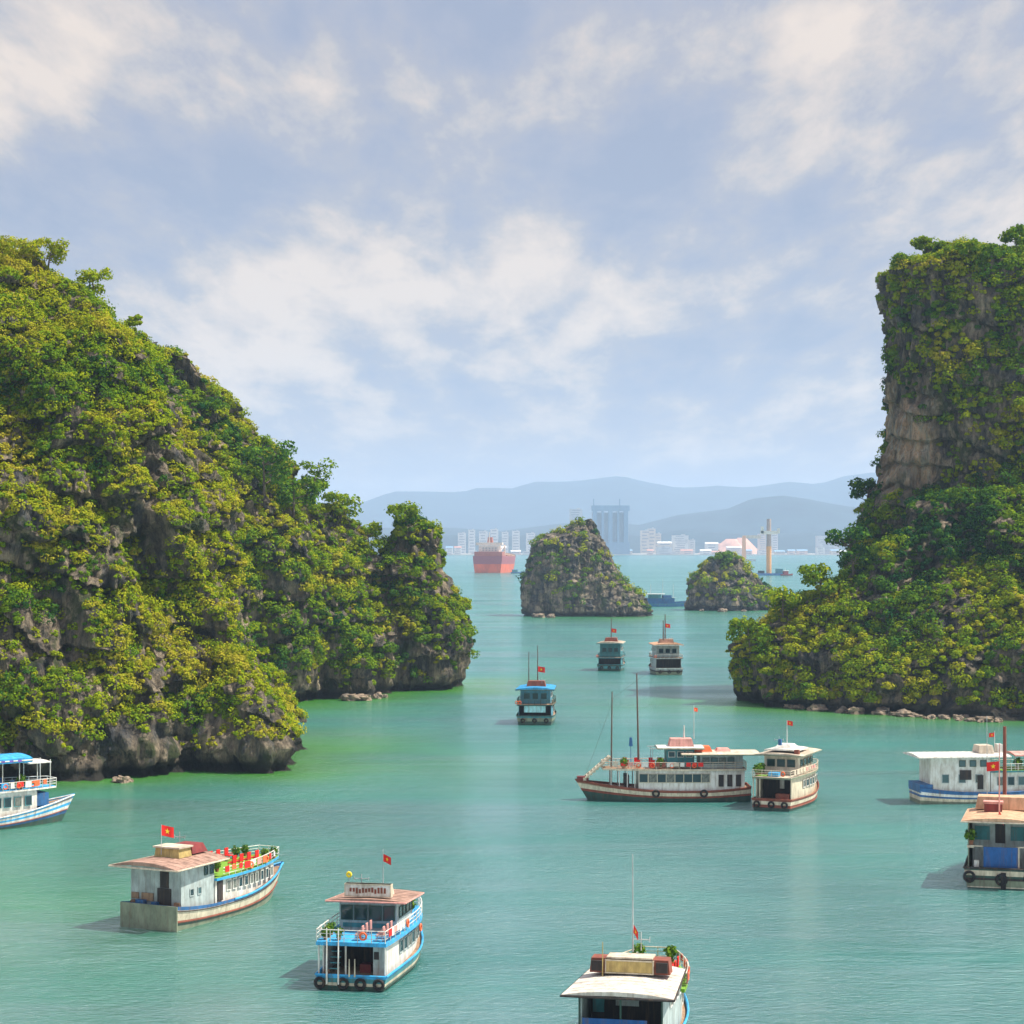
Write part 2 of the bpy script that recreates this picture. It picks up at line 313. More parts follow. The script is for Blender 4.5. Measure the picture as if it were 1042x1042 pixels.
def bush_templates(rs, K=10, n=90):
    T = []
    for _ in range(K):
        lob = rs.randn(5, 3); lob[:, 2] = np.abs(lob[:, 2]); lob /= np.linalg.norm(lob, axis=1)[:, None]
        d = rs.randn(n*3, 3); d /= np.linalg.norm(d, axis=1)[:, None]; d = d[d[:, 2] > -0.45][:n]
        g = (d@lob.T).max(1); r = 0.62+0.42*np.clip(g, 0, 1)**3; r *= 0.72+0.34*rs.rand(len(d))
        pos = d*r[:, None]; pos[:, 2] *= 0.85
        T.append((pos, d))
    return T
def scatter_bushes(V, F, bare, seed, dens, rmin, rmax, leaf, cover=0.0, tone=0.5, nleaf=90, steep=0.55, bare_cut=0.3, cull=True, zones=(), low=4.0, tz=()):
    """leaf clumps on the ledges and slopes of a hill"""
    rs = np.random.RandomState(seed)
    P = V[F]; e1 = P[:, 2]-P[:, 0]; e2 = P[:, 3]-P[:, 1]; n = np.cross(e1, e2); A = np.linalg.norm(n, axis=1); n = n/np.maximum(A, 1e-9)[:, None]; A = A/2
    c = P.mean(1)
    out = c[:, 2] > 2.2
    if cull:
        to = np.array([0, 0, CAM_H])-c; to /= np.linalg.norm(to, axis=1)[:, None]; facing = (n*to).sum(1)
        px = 521+c[:, 0]/c[:, 1]*FPX; out &= (facing > -0.35) & (px > -110) & (px < 1150)
    # plants take on slopes and ledges; a broad noise leaves bare rock showing
    qx = 521+c[:, 0]/c[:, 1]*FPX; qy = HORIZON-(c[:, 2]-CAM_H)/c[:, 1]*FPX; zone = np.zeros(len(c))
    for (zx, zy, zrx, zry, k) in zones: zone += k*np.exp(-((qx-zx)/zrx)**2-((qy-zy)/zry)**2)
    m = fbm(c[:, 0]/13+seed, c[:, 1]/13, c[:, 2]/10, 4)+0.55*vnoise(c[:, 0]/4.2, c[:, 1]/4.2+seed, c[:, 2]/3.4)
    w = A*np.clip(0.42+cover-zone+2.6*m+steep*(n[:, 2]-0.15)*2.6, 0, 1)*out
    if bare is not None: w *= (bare[F].mean(1) < bare_cut)
    w *= np.clip((c[:, 2]-2.0)/low, 0.15 if low > 2 else 0.6, 1)
    N = int(w.sum()*dens); idx = rs.choice(len(F), N, p=w/w.sum())
    uv = rs.rand(N, 2); q = P[idx]; a, b = uv[:, :1], uv[:, 1:]
    pos = q[:, 0]*(1-a)*(1-b)+q[:, 1]*a*(1-b)+q[:, 2]*a*b+q[:, 3]*(1-a)*b
    r = rmin+(rmax-rmin)*rs.rand(N)**2.0
    pos = pos+n[idx]*(r*0.15)[:, None]
    tn = tone+0.75*fbm(pos[:, 0]/14+3*seed, pos[:, 1]/14, pos[:, 2]/9, 3)+0.16*rs.randn(N)
    sx = 521+pos[:, 0]/pos[:, 1]*FPX; sy = HORIZON-(pos[:, 2]-CAM_H)/pos[:, 1]*FPX
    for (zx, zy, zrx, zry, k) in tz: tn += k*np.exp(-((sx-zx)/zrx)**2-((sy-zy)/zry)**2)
    T = bush_templates(rs, 10, nleaf); ti = rs.randint(0, len(T), N)
    VV, TT = [], []
    for k, (tp, td) in enumerate(T):
        s = np.where(ti == k)[0]
        if not len(s): continue
        a = rs.rand(len(s))*2*math.pi; ca, sa = np.cos(a)[:, None], np.sin(a)[:, None]
        x = tp[None, :, 0]*ca-tp[None, :, 1]*sa; y = tp[None, :, 0]*sa+tp[None, :, 1]*ca; z = np.repeat(tp[None, :, 2], len(s), 0)
        dx = td[None, :, 0]*ca-td[None, :, 1]*sa; dy = td[None, :, 0]*sa+td[None, :, 1]*ca; dz = np.repeat(td[None, :, 2], len(s), 0)
        sq = (0.75+0.5*rs.rand(len(s), 1))
        el = 0.7+0.7*rs.rand(len(s), 1)
        p = np.stack([x*el, y/el, z*sq+0.25*x*(rs.rand(len(s), 1)-.5)], -1)*r[s][:, None, None]+pos[s][:, None]
        d = np.stack([dx, dy, dz+0.25], -1)+0.34*rs.randn(len(s), len(tp), 3)
        VV.append((p.reshape(-1, 3), d.reshape(-1, 3))); TT.append(np.repeat(tn[s], len(tp)))
    p = np.concatenate([v[0] for v in VV]); d = np.concatenate([v[1] for v in VV]); t = np.concatenate(TT)+0.05*rs.randn(len(p))
    return leaf_quads(p, d, leaf, rs), t
def leaf_quads(p, d, leaf, rs):
    d = d/np.linalg.norm(d, axis=1)[:, None]; ref = rs.randn(len(p), 3); u = np.cross(d, ref); u /= np.maximum(np.linalg.norm(u, axis=1), 1e-6)[:, None]; v = np.cross(d, u)
    s = leaf*(0.6+0.8*rs.rand(len(p)))[:, None]; u = u*s*0.62; v = v*s*0.46
    return np.stack([p-u, p-v*1.0, p+u, p+v], 1).reshape(-1, 3)
def link_leaves(name, Q, t, matl=FOL):
    F = np.arange(len(Q)).reshape(-1, 4); return np_mesh(name, Q, F, matl, False, fattr={'tone': np.clip(t, 0, 1)})
def hill(name, parts, fol):
    V, F, b = join(parts); o = np_mesh(name, V, F, ROCK, False, vattr={'bare': b}); tag(o, kind='structure')
    qs, ts = [], []
    for kw in fol:
        Q, t = scatter_bushes(V, F, b, **kw); qs.append(Q); ts.append(t)
    f = link_leaves('foliage', np.concatenate(qs), np.concatenate(ts)); tag(f, kind='stuff')
    return V, F, f
# where the rock stays bare
ZA = [(55, 660, 45, 90, .9), (30, 770, 90, 25, .8), (150, 560, 25, 60, .5), (140, 775, 60, 18, .9), (270, 765, 60, 28, 1.0), (180, 745, 20, 25, .6), (75, 295, 22, 12, .8), (160, 455, 18, 28, .8), (215, 560, 16, 40, .6), (15, 445, 20, 25, .5), (145, 660, 22, 35, .5)]
ZB = [(455, 590, 22, 60, .9), (380, 690, 70, 14, .9), (350, 545, 30, 10, .7), (410, 640, 20, 30, .5), (200, 380, 16, 16, .7), (465, 680, 30, 25, .8), (300, 600, 20, 20, .4)]
ZR = [(960, 285, 22, 20, .8), (905, 310, 12, 30, .5), (935, 400, 45, 22, .5), (910, 480, 14, 60, .8), (940, 520, 40, 30, .5), (780, 705, 50, 8, .5), (930, 728, 130, 5, .4), (1010, 320, 18, 40, .4)]
TR = [(930, 560, 75, 60, -.34), (940, 520, 90, 40, -.25), (905, 370, 20, 80, -.25), (900, 680, 170, 45, .16), (960, 330, 60, 60, .05)]   # shade painted into leaf tone at the wall's foot, lit lower slope lighter
# left: the great near hill
A1 = karst([(-330, 800), (-330, 640), (-260, 480), (-170, 360), (-80, 265), (-20, 243)],
           [(322, 790), (318, 745), (305, 718), (288, 680), (262, 625), (252, 560), (243, 490), (195, 405), (165, 356), (130, 318), (100, 285), (62, 258), (25, 240)],
           345, 0.22, 36, 1, nt=720, nz=240, amp=1.0, skew=0.16, x0=-32)
A2 = karst([(190, 800), (180, 760), (195, 700), (215, 650)], [(321, 792), (320, 750), (300, 715), (270, 665), (235, 648)], 330, 0.1, 16, 2, nt=320, nz=80, amp=0.6)
A3 = karst([(-90, 815), (-80, 720), (-60, 610), (-20, 540)], [(80, 800), (84, 700), (78, 600), (40, 535)], 335, 0.12, 24, 3, nt=320, nz=130, amp=0.75)
VA, FA, fA = hill('karst_hill', [A1, A2, A3], [
    dict(seed=5, dens=0.75, rmin=0.5, rmax=1.9, leaf=0.30, cover=-0.17, tone=0.64, nleaf=110, zones=ZA),
    dict(seed=6, dens=0.75, rmin=0.35, rmax=1.0, leaf=0.30, cover=0.12, tone=0.68, nleaf=45, zones=ZA)])
tag(fA, 'yellow-green bushes covering the steep limestone hill on the left', 'foliage')
# left: the farther hill with its outlying rock at the water's edge
B1 = karst([(-40, 720), (0, 560), (80, 430), (150, 360)], [(408, 712), (402, 640), (392, 575), (372, 548), (350, 522), (325, 500), (297, 462), (275, 427), (250, 400), (225, 374), (190, 354)],
           505, 0.15, 40, 7, nt=560, nz=190, amp=1.15, skew=0.55, x0=-14)
B2 = karst([(352, 712), (362, 640), (378, 570), (398, 530), (408, 520)], [(482, 704), (487, 660), (483, 630), (470, 600), (458, 568), (450, 533), (428, 516)], 512, 0.04, 20, 8, nt=300, nz=130, amp=0.8)
VB, FB, fB = hill('karst_hill', [B1, B2], [
    dict(seed=15, dens=0.38, rmin=0.7, rmax=2.4, leaf=0.42, cover=-0.10, tone=0.40, nleaf=140, zones=ZB),
    dict(seed=16, dens=0.34, rmin=0.5, rmax=1.4, leaf=0.44, cover=0.14, tone=0.50, nleaf=50, zones=ZB)])
tag(fB, 'green bushes on the farther left hill that ends in a rock above the water', 'foliage')
# right: sheer tower above a wooded slope
def at(px, py, Y): return ((px-521)*Y/FPX, CAM_H+(HORIZON-py)*Y/FPX)
bx, bz = at(938, 452, 455)
R1 = karst([(838, 720), (852, 600), (868, 545), (884, 490), (894, 440), (900, 400), (900, 350), (902, 290), (908, 265), (926, 247)],
           [(1500, 720), (1400, 420), (1300, 300), (1180, 262), (990, 250)], 490, 0.03, 34, 21, nt=500, nz=220, amp=0.66, bare=[(bx, 492, bz, 9.5, 14)], power=3.2, rexp=0.45)
R2 = karst([(741, 722), (738, 700), (736, 662), (762, 634), (792, 612), (822, 590), (850, 566), (900, 535)],
           [(1400, 722), (1300, 640), (1200, 560), (1080, 500), (980, 500)], 462, 0.55, 22, 22, nt=560, nz=140, amp=0.9, power=3.0, rexp=1.0, ledge=0.6, skew=-0.62, x0=50)
R3 = karst([(985, 600), (1000, 400), (1012, 300), (1022, 250)], [(1400, 600), (1300, 350), (1150, 245), (1075, 228)], 520, 0.0, 26, 23, nt=200, nz=80, amp=0.8)
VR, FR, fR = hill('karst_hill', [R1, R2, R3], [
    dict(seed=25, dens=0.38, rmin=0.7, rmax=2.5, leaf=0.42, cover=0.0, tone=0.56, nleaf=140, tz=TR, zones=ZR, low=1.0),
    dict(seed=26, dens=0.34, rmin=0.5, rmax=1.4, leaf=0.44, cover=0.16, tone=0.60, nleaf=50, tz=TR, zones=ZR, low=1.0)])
tag(fR, 'dark and bright green bushes covering the sheer hill on the right', 'foliage')
# the two small islands in mid channel
I1 = karst([(531, 628), (531, 600), (534, 568), (541, 549), (568, 539), (594, 523)], [(672, 628), (661, 611), (646, 594), (630, 576), (621, 550), (608, 525)], 1030, 0.05, 20, 31, nt=300, nz=120, amp=0.75, inset=3.0, ledge=0.5)
V1, F1, f1 = hill('karst_islet', [I1], [dict(seed=35, dens=0.06, rmin=1.2, rmax=3.2, leaf=0.7, cover=-0.42, tone=0.42, nleaf=70)])
tag(f1, 'patchy bushes on the pointed grey islet in mid channel', 'foliage')
I2 = karst([(694, 623), (698, 592), (708, 578), (714, 568), (732, 561)], [(791, 622), (785, 603), (772, 588), (768, 572), (750, 561)], 1120, 0.05, 18, 32, nt=180, nz=50, amp=0.8)
V2, F2, f2 = hill('karst_islet', [I2], [dict(seed=36, dens=0.07, rmin=1.4, rmax=3.6, leaf=0.9, cover=0.22, tone=0.40, nleaf=80)])
tag(f2, 'bushes over the low rounded islet right of the pointed one', 'foliage')

# ---------------------------------------------------------------- trees that stand out on the ridges and shores
BARK = mat('bark', (0.13, 0.10, 0.075), 0.9, var=0.4, scale=4)
def surf_top(V, px, py, tol=5):
    """the hill surface point nearest to the camera that is seen near (px, py)"""
    sx = 521+V[:, 0]/V[:, 1]*FPX; sy = HORIZON-(V[:, 2]-CAM_H)/V[:, 1]*FPX
    d = np.hypot(sx-px, sy-py); k = np.where(d < max(tol, d.min()+1))[0]; return V[k[np.argmin(V[k, 1])]]
def tree(V, px, py, h, w, tone, seed, label, group='trees standing out on the hills', leaf=0.7):
    rs = np.random.RandomState(seed); rd = random.Random(seed)
    b = surf_top(V, px, py); root = empty('tree', (float(b[0]), float(b[1]), float(b[2])-0.5)); tag(root, label, 'tree', group)
    tr = MB(); lean = (rd.uniform(-.12, .12)*h, rd.uniform(-.08, .08)*h)
    tips = []; n = 6
    path = [(lean[0]*(i/n)**1.5, lean[1]*(i/n)**1.5, h*0.72*i/n) for i in range(n+1)]
    tr.tube(path, [0.05*h*(1-0.75*i/n)*0.6+0.04 for i in range(n+1)], 7)
    for k in range(9):
        i = rd.randint(2, n); p = Vector(path[i]); a = rd.uniform(0, 2*math.pi); rr = w*rd.uniform(.25, .5)
        e = p+Vector((math.cos(a)*rr, math.sin(a)*rr, h*rd.uniform(.08, .26))); mid = (p+e)/2+Vector((0, 0, -.02*h))
        tr.tube([p, mid, e], [0.014*h, 0.010*h, 0.005*h], 5); tips.append(e)
    tr.build('trunk', BARK, root)
    cs = tips+[Vector(path[-1])+Vector((0, 0, h*.12))]; ps, ds = [], []
    for c in cs:
        m = 90; d = rs.randn(m, 3); d /= np.linalg.norm(d, axis=1)[:, None]; R = w*rd.uniform(.16, .27)
        ps.append(np.array(c)+d*(R*(0.45+0.6*rs.rand(m)))[:, None]*np.array([1.15, 1.15, .75])); ds.append(d+0.5*rs.randn(m, 3)+np.array([0, 0, .3]))
    p = np.concatenate(ps); d = np.concatenate(ds); Q = leaf_quads(p, d, leaf, rs)
    o = link_leaves('crown', Q, tone+0.12*rs.randn(len(p))); o.parent = root
    return root
tree(VA, 100, 300, 5.5, 5, 0.62, 1, 'thin wiry tree leaning out of the ridge high on the left hill', leaf=0.4)
tree(VA, 62, 268, 5, 5, 0.72, 2, 'small brownish tree on the near hill beside its summit', leaf=0.4)
tree(VA, 22, 250, 3.2, 6, 0.8, 3, 'low brown-topped tree on the summit of the left hill', leaf=0.45)
tree(VA, 140, 335, 3.2, 3, 0.6, 4, 'small tree on the left ridge below the thin leaning one', leaf=0.4)
tree(VB, 325, 508, 9, 8, 0.42, 5, 'spreading dull green tree on the saddle of the second left hill', leaf=0.6)
tree(VB, 347, 528, 7.5, 8, 0.5, 6, 'round bright green tree below the spreading one on the saddle', leaf=0.6)
tree(VB, 375, 556, 7, 8, 0.5, 7, 'low bushy tree in the gap beside the outlying rock', leaf=0.6)
tree(VB, 412, 530, 5.5, 8, 0.48, 8, 'bushy tree crowning the outlying rock at the end of the left hills', leaf=0.6)
tree(VB, 272, 500, 12, 13, 0.22, 9, 'large dark green tree high on the second left hill', leaf=0.65)
tree(VB, 300, 520, 9, 10, 0.25, 10, 'dark green tree just below the large dark one', leaf=0.65)
tree(VR, 938, 256, 3.6, 5, 0.5, 11, 'small bright tree on the flat top of the right tower', leaf=0.6)
tree(VR, 915, 268, 3.5, 4.5, 0.4, 21, 'small tree leaning over the upper left corner of the right tower', leaf=0.45)
tree(VR, 962, 256, 2.6, 4, 0.55, 22, 'low yellowish tree on the flat top, right of the bright one', leaf=0.45)
tree(VR, 1008, 262, 4.5, 4.5, 0.35, 23, 'dark tree on the flat top close to the rightmost summit', leaf=0.45)
tree(VR, 1033, 250, 6, 6, 0.4, 12, 'slender tree on the rightmost summit against the sky', leaf=0.6)
tree(VR, 985, 262, 5, 6, 0.45, 13, 'small dark tree between the two summits of the right hill', leaf=0.6)
tree(VR, 866, 580, 11, 9, 0.12, 14, 'dark tree overhanging the left edge of the right slope', leaf=0.7)
tree(VR, 876, 520, 9, 7, 0.12, 15, 'dark tree growing against the foot of the sheer wall', leaf=0.7)
tree(VR, 832, 606, 8, 9, 0.5, 16, 'bright green tree on the shoulder of the right slope', leaf=0.7)
tree(VR, 800, 628, 8, 9, 0.55, 17, 'yellow-green tree lower on the shoulder of the right slope', leaf=0.7)
tree(VR, 760, 660, 8, 9, 0.45, 18, 'broad green tree above the left tip of the right shore', leaf=0.7)
tree(V2, 738, 568, 6, 9, 0.3, 19, 'dark bushy tree on top of the low rounded islet', leaf=1.0)

# boulders along the shores
BEIGE = mat('shore_stone', (0.22, 0.165, 0.115), 0.9, var=0.5, scale=1.3, bump=0.9, wear=(0.05, 0.045, 0.04))
def boulder_mesh(seed):
    rs = np.random.RandomState(seed); nt_, nz_ = 14, 8; vs = []
    for i in range(nz_+1):
        a = math.pi*i/nz_
        for k in range(nt_):
            b = 2*math.pi*k/nt_; vs.append((math.sin(a)*math.cos(b), math.sin(a)*math.sin(b), math.cos(a)))
    v = np.array(vs); r = 1+0.95*fbm(v[:, 0]*1.6+seed, v[:, 1]*1.6, v[:, 2]*1.6, 4); r = np.round(r*6)/6
    v = v*r[:, None]*np.array([1.2, 0.9, 0.7]); f = [(i*nt_+k, i*nt_+(k+1) % nt_, (i+1)*nt_+(k+1) % nt_, (i+1)*nt_+k) for i in range(nz_) for k in range(nt_)]
    m = MB(); m.v = [tuple(p) for p in v]; m.f = f; m.m = [0]*len(f); return m
rd = random.Random(4); protos = []
def shore_rocks(spots, label, group):
    for (px, py, s) in spots:
        x, y = gp(px, py)
        if len(protos) < 4: o = boulder_mesh(len(protos)).build('boulder', BEIGE); protos.append(o)
        else: o = rd.choice(protos).copy(); C.objects.link(o)
        o.location = (x, y, s*0.25); o.scale = (s*rd.uniform(.8, 1.3), s*rd.uniform(.8, 1.2), s*rd.uniform(.7, 1.0)); o.rotation_euler = (0, 0, rd.uniform(0, 6)); tag(o, label, 'boulder', group)
shore_rocks([(808+i*9+rd.uniform(-5, 5), 722+i*0.60+rd.uniform(-1.5, .6), rd.uniform(.5, 1.7)) for i in range(24)]+[(815+i*16+rd.uniform(-8, 8), 720.5+i*1.0+rd.uniform(-1.5, .4), rd.uniform(.5, 1.2)) for i in range(12)], 'pale beige boulder at the foot of the right hill', 'boulders along the right shore')
shore_rocks([(358, 713, 2.0), (364, 712, 1.2), (369, 712.6, 1.7), (384, 710.5, 1.3), (391, 709.8, 0.8)], 'pale boulder at the waterline below the second left hill', 'boulders below the second left hill')
shore_rocks([(118, 795.5, .8), (126, 795.8, 1.1), (132, 795.5, .6)], 'small tan boulder at the waterline below the big left hill', 'boulders below the big left hill')
shore_rocks([(548, 628.2, 2.4), (560, 628.6, 1.8), (714, 622.0, 1.5), (735, 622.6, 1.8), (757, 622.4, 1.4)], 'pale boulder at the foot of a mid channel islet', 'boulders below the islets')

# ---------------------------------------------------------------- the bay
WAKES = [(150, 952, 20, 1000, 3, 1.0), (1042, 950, 880, 985, 5, 1.1), (1042, 975, 900, 1010, 4, .9), (360, 1018, 330, 1042, 3, .6), (540, 745, 530, 775, 5, .5), (620, 690, 612, 712, 6, .5), (681, 694, 690, 718, 6, .5), (0, 905, 60, 925, 4, .7)]
def water():
    # one sheet: fine cells in the channel, coarse ones out to the horizon; 'shallow' marks the green water along the shores
    xs = np.concatenate([[-16000, -8000, -3000, -1200, -500, -300], np.arange(-200, 201, 2.5), [300, 500, 1200, 3000, 8000, 16000]])
    ys = np.concatenate([[-1500, -300, 0, 60], np.arange(100, 620, 2.5), [660, 720, 800, 900, 1000, 1150, 1300, 1600, 2200, 3500, 5500, 9000, 19500]])
    X, Y = np.meshgrid(xs, ys); P = np.stack([X.ravel(), Y.ravel()], 1); near = np.full(len(P), 1e9)
    for V in (VA, VB, VR, V1, V2):
        q = V[(V[:, 2] > 0.0) & (V[:, 2] < 1.6)][::2][:, :2]
        for c in range(0, len(q), 200): near = np.minimum(near, np.sqrt(((P[:, None]-q[None, c:c+200])**2).sum(-1)).min(1))
    w = 20+16*fbm(P[:, 0]/30, P[:, 1]/30, P[:, 0]*0+2.2, 3)
    sh = np.exp(-(near/np.maximum(w, 6))**1.6)
    left = np.clip((-P[:, 0]-10)/60, 0, 1)*np.clip((330-P[:, 1])/130, 0, 1)*0.62
    sh = np.clip(np.maximum(sh, left+0.25*fbm(P[:, 0]/20, P[:, 1]/40, P[:, 0]*0, 3)*left*2), 0, 1)
    wake = np.zeros(len(P))
    for (ax, ay, bx_, by_, wd, k) in WAKES:
        A_ = np.array(gp(ax, ay)); B_ = np.array(gp(bx_, by_)); t = np.clip(((P-A_)@(B_-A_))/((B_-A_)@(B_-A_)), 0, 1); dd = np.linalg.norm(P-(A_+t[:, None]*(B_-A_)), axis=1)
        wake = np.maximum(wake, k*np.exp(-(dd/(wd*(.5+t)))**2)*np.clip(1.3*fbm(P[:, 0]/9, P[:, 1]/9, P[:, 0]*0+1, 2)+.7, 0, 1))
    n, m = len(xs), len(ys); i = np.arange(m-1)[:, None]*n; k = np.arange(n-1)[None]
    F = np.stack([i+k, i+k+1, i+n+k+1, i+n+k], -1).reshape(-1, 4)
    mt = bpy.data.materials.new('bay_water'); mt.use_nodes = True; N = mt.node_tree.nodes; L = mt.node_tree.links; p = N['Principled BSDF']
    tc = N.new('ShaderNodeTexCoord')
    def nz(scale, sc3, detail, rough, loc=(0, 0, 0), rot=0.0):
        mp = N.new('ShaderNodeMapping'); mp.inputs['Scale'].default_value = sc3; mp.inputs['Location'].default_value = loc; mp.inputs['Rotation'].default_value = (0, 0, rot); L.new(tc.outputs['Object'], mp.inputs[0])
        q = N.new('ShaderNodeTexNoise'); q.inputs['Scale'].default_value = scale; q.inputs['Detail'].default_value = detail; q.inputs['Roughness'].default_value = rough; q.inputs['Distortion'].default_value = 0.6
        L.new(mp.outputs[0], q.inputs['Vector']); return q.outputs['Fac']
    a = N.new('ShaderNodeAttribute'); a.attribute_name = 'shallow'
    body = N.new('ShaderNodeMix'); body.data_type = 'RGBA'; body.inputs['A'].default_value = (0.034, 0.180, 0.155, 1); body.inputs['B'].default_value = (0.050, 0.200, 0.022, 1); L.new(a.outputs['Fac'], body.inputs['Factor'])
    pat = N.new('ShaderNodeValToRGB'); pat.color_ramp.elements[0].position = 0.35; pat.color_ramp.elements[0].color = (.72, .80, .86, 1); pat.color_ramp.elements[1].position = 0.68; pat.color_ramp.elements[1].color = (1.15, 1.1, 1.1, 1)
    L.new(nz(0.030, (1, .45, 1), 6, .6), pat.inputs[0])
    mm = N.new('ShaderNodeMix'); mm.data_type = 'RGBA'; mm.blend_type = 'MULTIPLY'; mm.inputs['Factor'].default_value = 1; L.new(body.outputs['Result'], mm.inputs['A']); L.new(pat.outputs[0], mm.inputs['B'])
    # turbid green body under a reflecting skin
    N.remove(p); df = N.new('ShaderNodeBsdfDiffuse'); gl = N.new('ShaderNodeBsdfGlossy'); gl.distribution = 'GGX'; gl.inputs['Color'].default_value = (0.88, 1.0, 0.98, 1)
    fr = N.new('ShaderNodeFresnel'); fr.inputs['IOR'].default_value = 6.0; ms = N.new('ShaderNodeMixShader'); L.new(fr.outputs[0], ms.inputs[0]); L.new(df.outputs[0], ms.inputs[1]); L.new(gl.outputs[0], ms.inputs[2])
    
    pf = N.new('ShaderNodeMapRange'); pf.inputs['From Min'].default_value = .36; pf.inputs['From Max'].default_value = .64; pf.inputs['To Min'].default_value = .66; pf.inputs['To Max'].default_value = 1.22
    L.new(nz(0.030, (.20, 1.3, 1), 8, .66, (11, 31, 0), -.08), pf.inputs['Value']); mf = N.new('ShaderNodeMath'); mf.operation = 'MULTIPLY'; mf.use_clamp = True; L.new(fr.outputs[0], mf.inputs[0]); L.new(pf.outputs[0], mf.inputs[1]); L.new(mf.outputs[0], ms.inputs[0])
    L.new(ms.outputs[0], N['Material Output'].inputs['Surface']); L.new(mm.outputs['Result'], df.inputs['Color'])
    # cat's paws: the wind roughens the water in long streaks
    rr = N.new('ShaderNodeMapRange'); rr.inputs['From Min'].default_value = .35; rr.inputs['From Max'].default_value = .7; rr.inputs['To Min'].default_value = .08; rr.inputs['To Max'].default_value = .16
    L.new(nz(0.022, (.35, 1.0, 1), 6, .65, (40, 3, 0), .12), rr.inputs['Value']); L.new(rr.outputs[0], gl.inputs['Roughness'])
    b2 = N.new('ShaderNodeBump'); b2.inputs['Strength'].default_value = 1.0; b2.inputs['Distance'].default_value = 0.45; L.new(nz(0.055, (1, 1.8, 1), 4, .6, (5, 9, 0), -.2), b2.inputs['Height'])
    b1 = N.new('ShaderNodeBump'); b1.inputs['Strength'].default_value = 1.0; b1.inputs['Distance'].default_value = 0.30; L.new(nz(0.55, (.8, 1.5, 1), 7, .66, (0, 0, 0), .25), b1.inputs['Height']); L.new(b2.outputs[0], b1.inputs['Normal'])
    b0 = N.new('ShaderNodeBump'); b0.inputs['Strength'].default_value = 1.0; b0.inputs['Distance'].default_value = 0.30; L.new(nz(1.5, (.6, 1.3, 1), 4, .6, (3, 8, 0), .1), b0.inputs['Height']); L.new(b1.outputs[0], b0.inputs['Normal'])
    wk = N.new('ShaderNodeAttribute'); wk.attribute_name = 'wake'
    wm = N.new('ShaderNodeMath'); wm.operation = 'MULTIPLY'; L.new(wk.outputs['Fac'], wm.inputs[0]); L.new(nz(0.28, (.35, 1.6, 1), 3, .5, (2, 5, 0), .15), wm.inputs[1])
    b3 = N.new('ShaderNodeBump'); b3.inputs['Strength'].default_value = 1.0; b3.inputs['Distance'].default_value = 0.7; L.new(wm.outputs[0], b3.inputs['Height']); L.new(b0.outputs[0], b3.inputs['Normal'])
    L.new(b3.outputs[0], gl.inputs['Normal']); L.new(b0.outputs[0], df.inputs['Normal']); L.new(b0.outputs[0], fr.inputs['Normal'])
    o = np_mesh('bay_water', np.stack([X.ravel(), Y.ravel(), X.ravel()*0], 1), F, mt, True, vattr={'shallow': sh, 'wake': wake}); tag(o, kind='structure'); return o
water()

# ---------------------------------------------------------------- far shore: coast, ranges of hills, the town
LAND = mat('far_wood', (0.012, 0.028, 0.032), 0.95, var=0.5, scale=0.006)
SAND = mat('far_coast', (0.38, 0.35, 0.30), 0.9, var=0.35, scale=0.01)
def hills(name, Y, depth, prof, seed, matl, rough=1.0, nx=300, ny=24):
    """a range of hills with the skyline of the photograph, as solid relief with its own depth"""
    px = np.linspace(prof[0][0], prof[-1][0], nx); py = np.interp(px, [a for a, b in prof], [b for a, b in prof])
    x = (px-521)*Y/FPX; zc = np.maximum(CAM_H+(HORIZON-py)*Y/FPX, 1)
    v = np.linspace(-1, 1, ny); XX = np.repeat(x[None], ny, 0); YY = Y+depth*v[:, None]+0*XX
    e = (1-np.abs(v)**1.5)[:, None]; n = fbm(XX/700+seed, YY/700, XX*0, 5)
    ZZ = zc[None]*e*(1+0.30*rough*n*np.abs(v)[:, None])+zc[None]*0.035*rough*n-2
    V = np.stack([XX, YY, ZZ], -1).reshape(-1, 3); i = np.arange(ny-1)[:, None]*nx; k = np.arange(nx-1)[None]
    F = np.stack([i+k, i+k+1, i+nx+k+1, i+nx+k], -1).reshape(-1, 4); o = np_mesh(name, V, F, matl, True); tag(o, kind='structure'); return o
hills('mountain_range', 16200, 2200, [(-1200, 545), (-600, 520), (0, 515), (200, 520), (370, 512), (400, 500), (440, 500), (470, 501), (485, 497), (520, 498), (545, 490), (575, 490), (605, 486), (630, 483), (655, 489), (690, 495), (730, 493), (760, 496), (800, 491), (830, 494), (858, 483), (890, 478), (960, 490), (1100, 500), (1500, 510), (2300, 545)], 3, LAND, 1.0)
hills('hill_range', 10400, 900, [(-200, 550), (300, 540), (420, 535), (450, 536), (510, 540), (560, 534), (600, 530), (650, 534), (690, 524), (740, 518), (765, 508), (795, 505), (820, 508), (850, 514), (900, 520), (1000, 524), (1200, 520), (1500, 540), (1900, 552)], 5, LAND, 1.0)
hills('wooded_rise', 8600, 420, [(300, 552), (430, 546), (455, 543), (500, 546), (560, 542), (600, 541), (660, 545), (690, 538), (760, 543), (860, 541), (1000, 545), (1300, 553)], 9, LAND, 1.0)
co = MB()
ck = [(-3500, 7600), (-700, 7420), (-200, 7350), (300, 7380), (900, 7340), (1500, 7400), (4500, 7700), (4500, 11500), (-3500, 11500)]
co._add([(x, y, 3.0) for x, y in ck]+[(x, y, -1.0) for x, y in ck], [tuple(range(9))]+[(i, (i+1) % 9, (i+1) % 9+9, i+9) for i in range(9)])
tag(co.build('coast_land', SAND), kind='structure')
WALL = [mat('wall_'+n, c, 0.8, var=0.15, scale=0.05) for n, c in (('white', (.62, .61, .58)), ('cream', (.58, .50, .40)), ('grey', (.48, .48, .48)), ('pinkish', (.66, .50, .42)))]
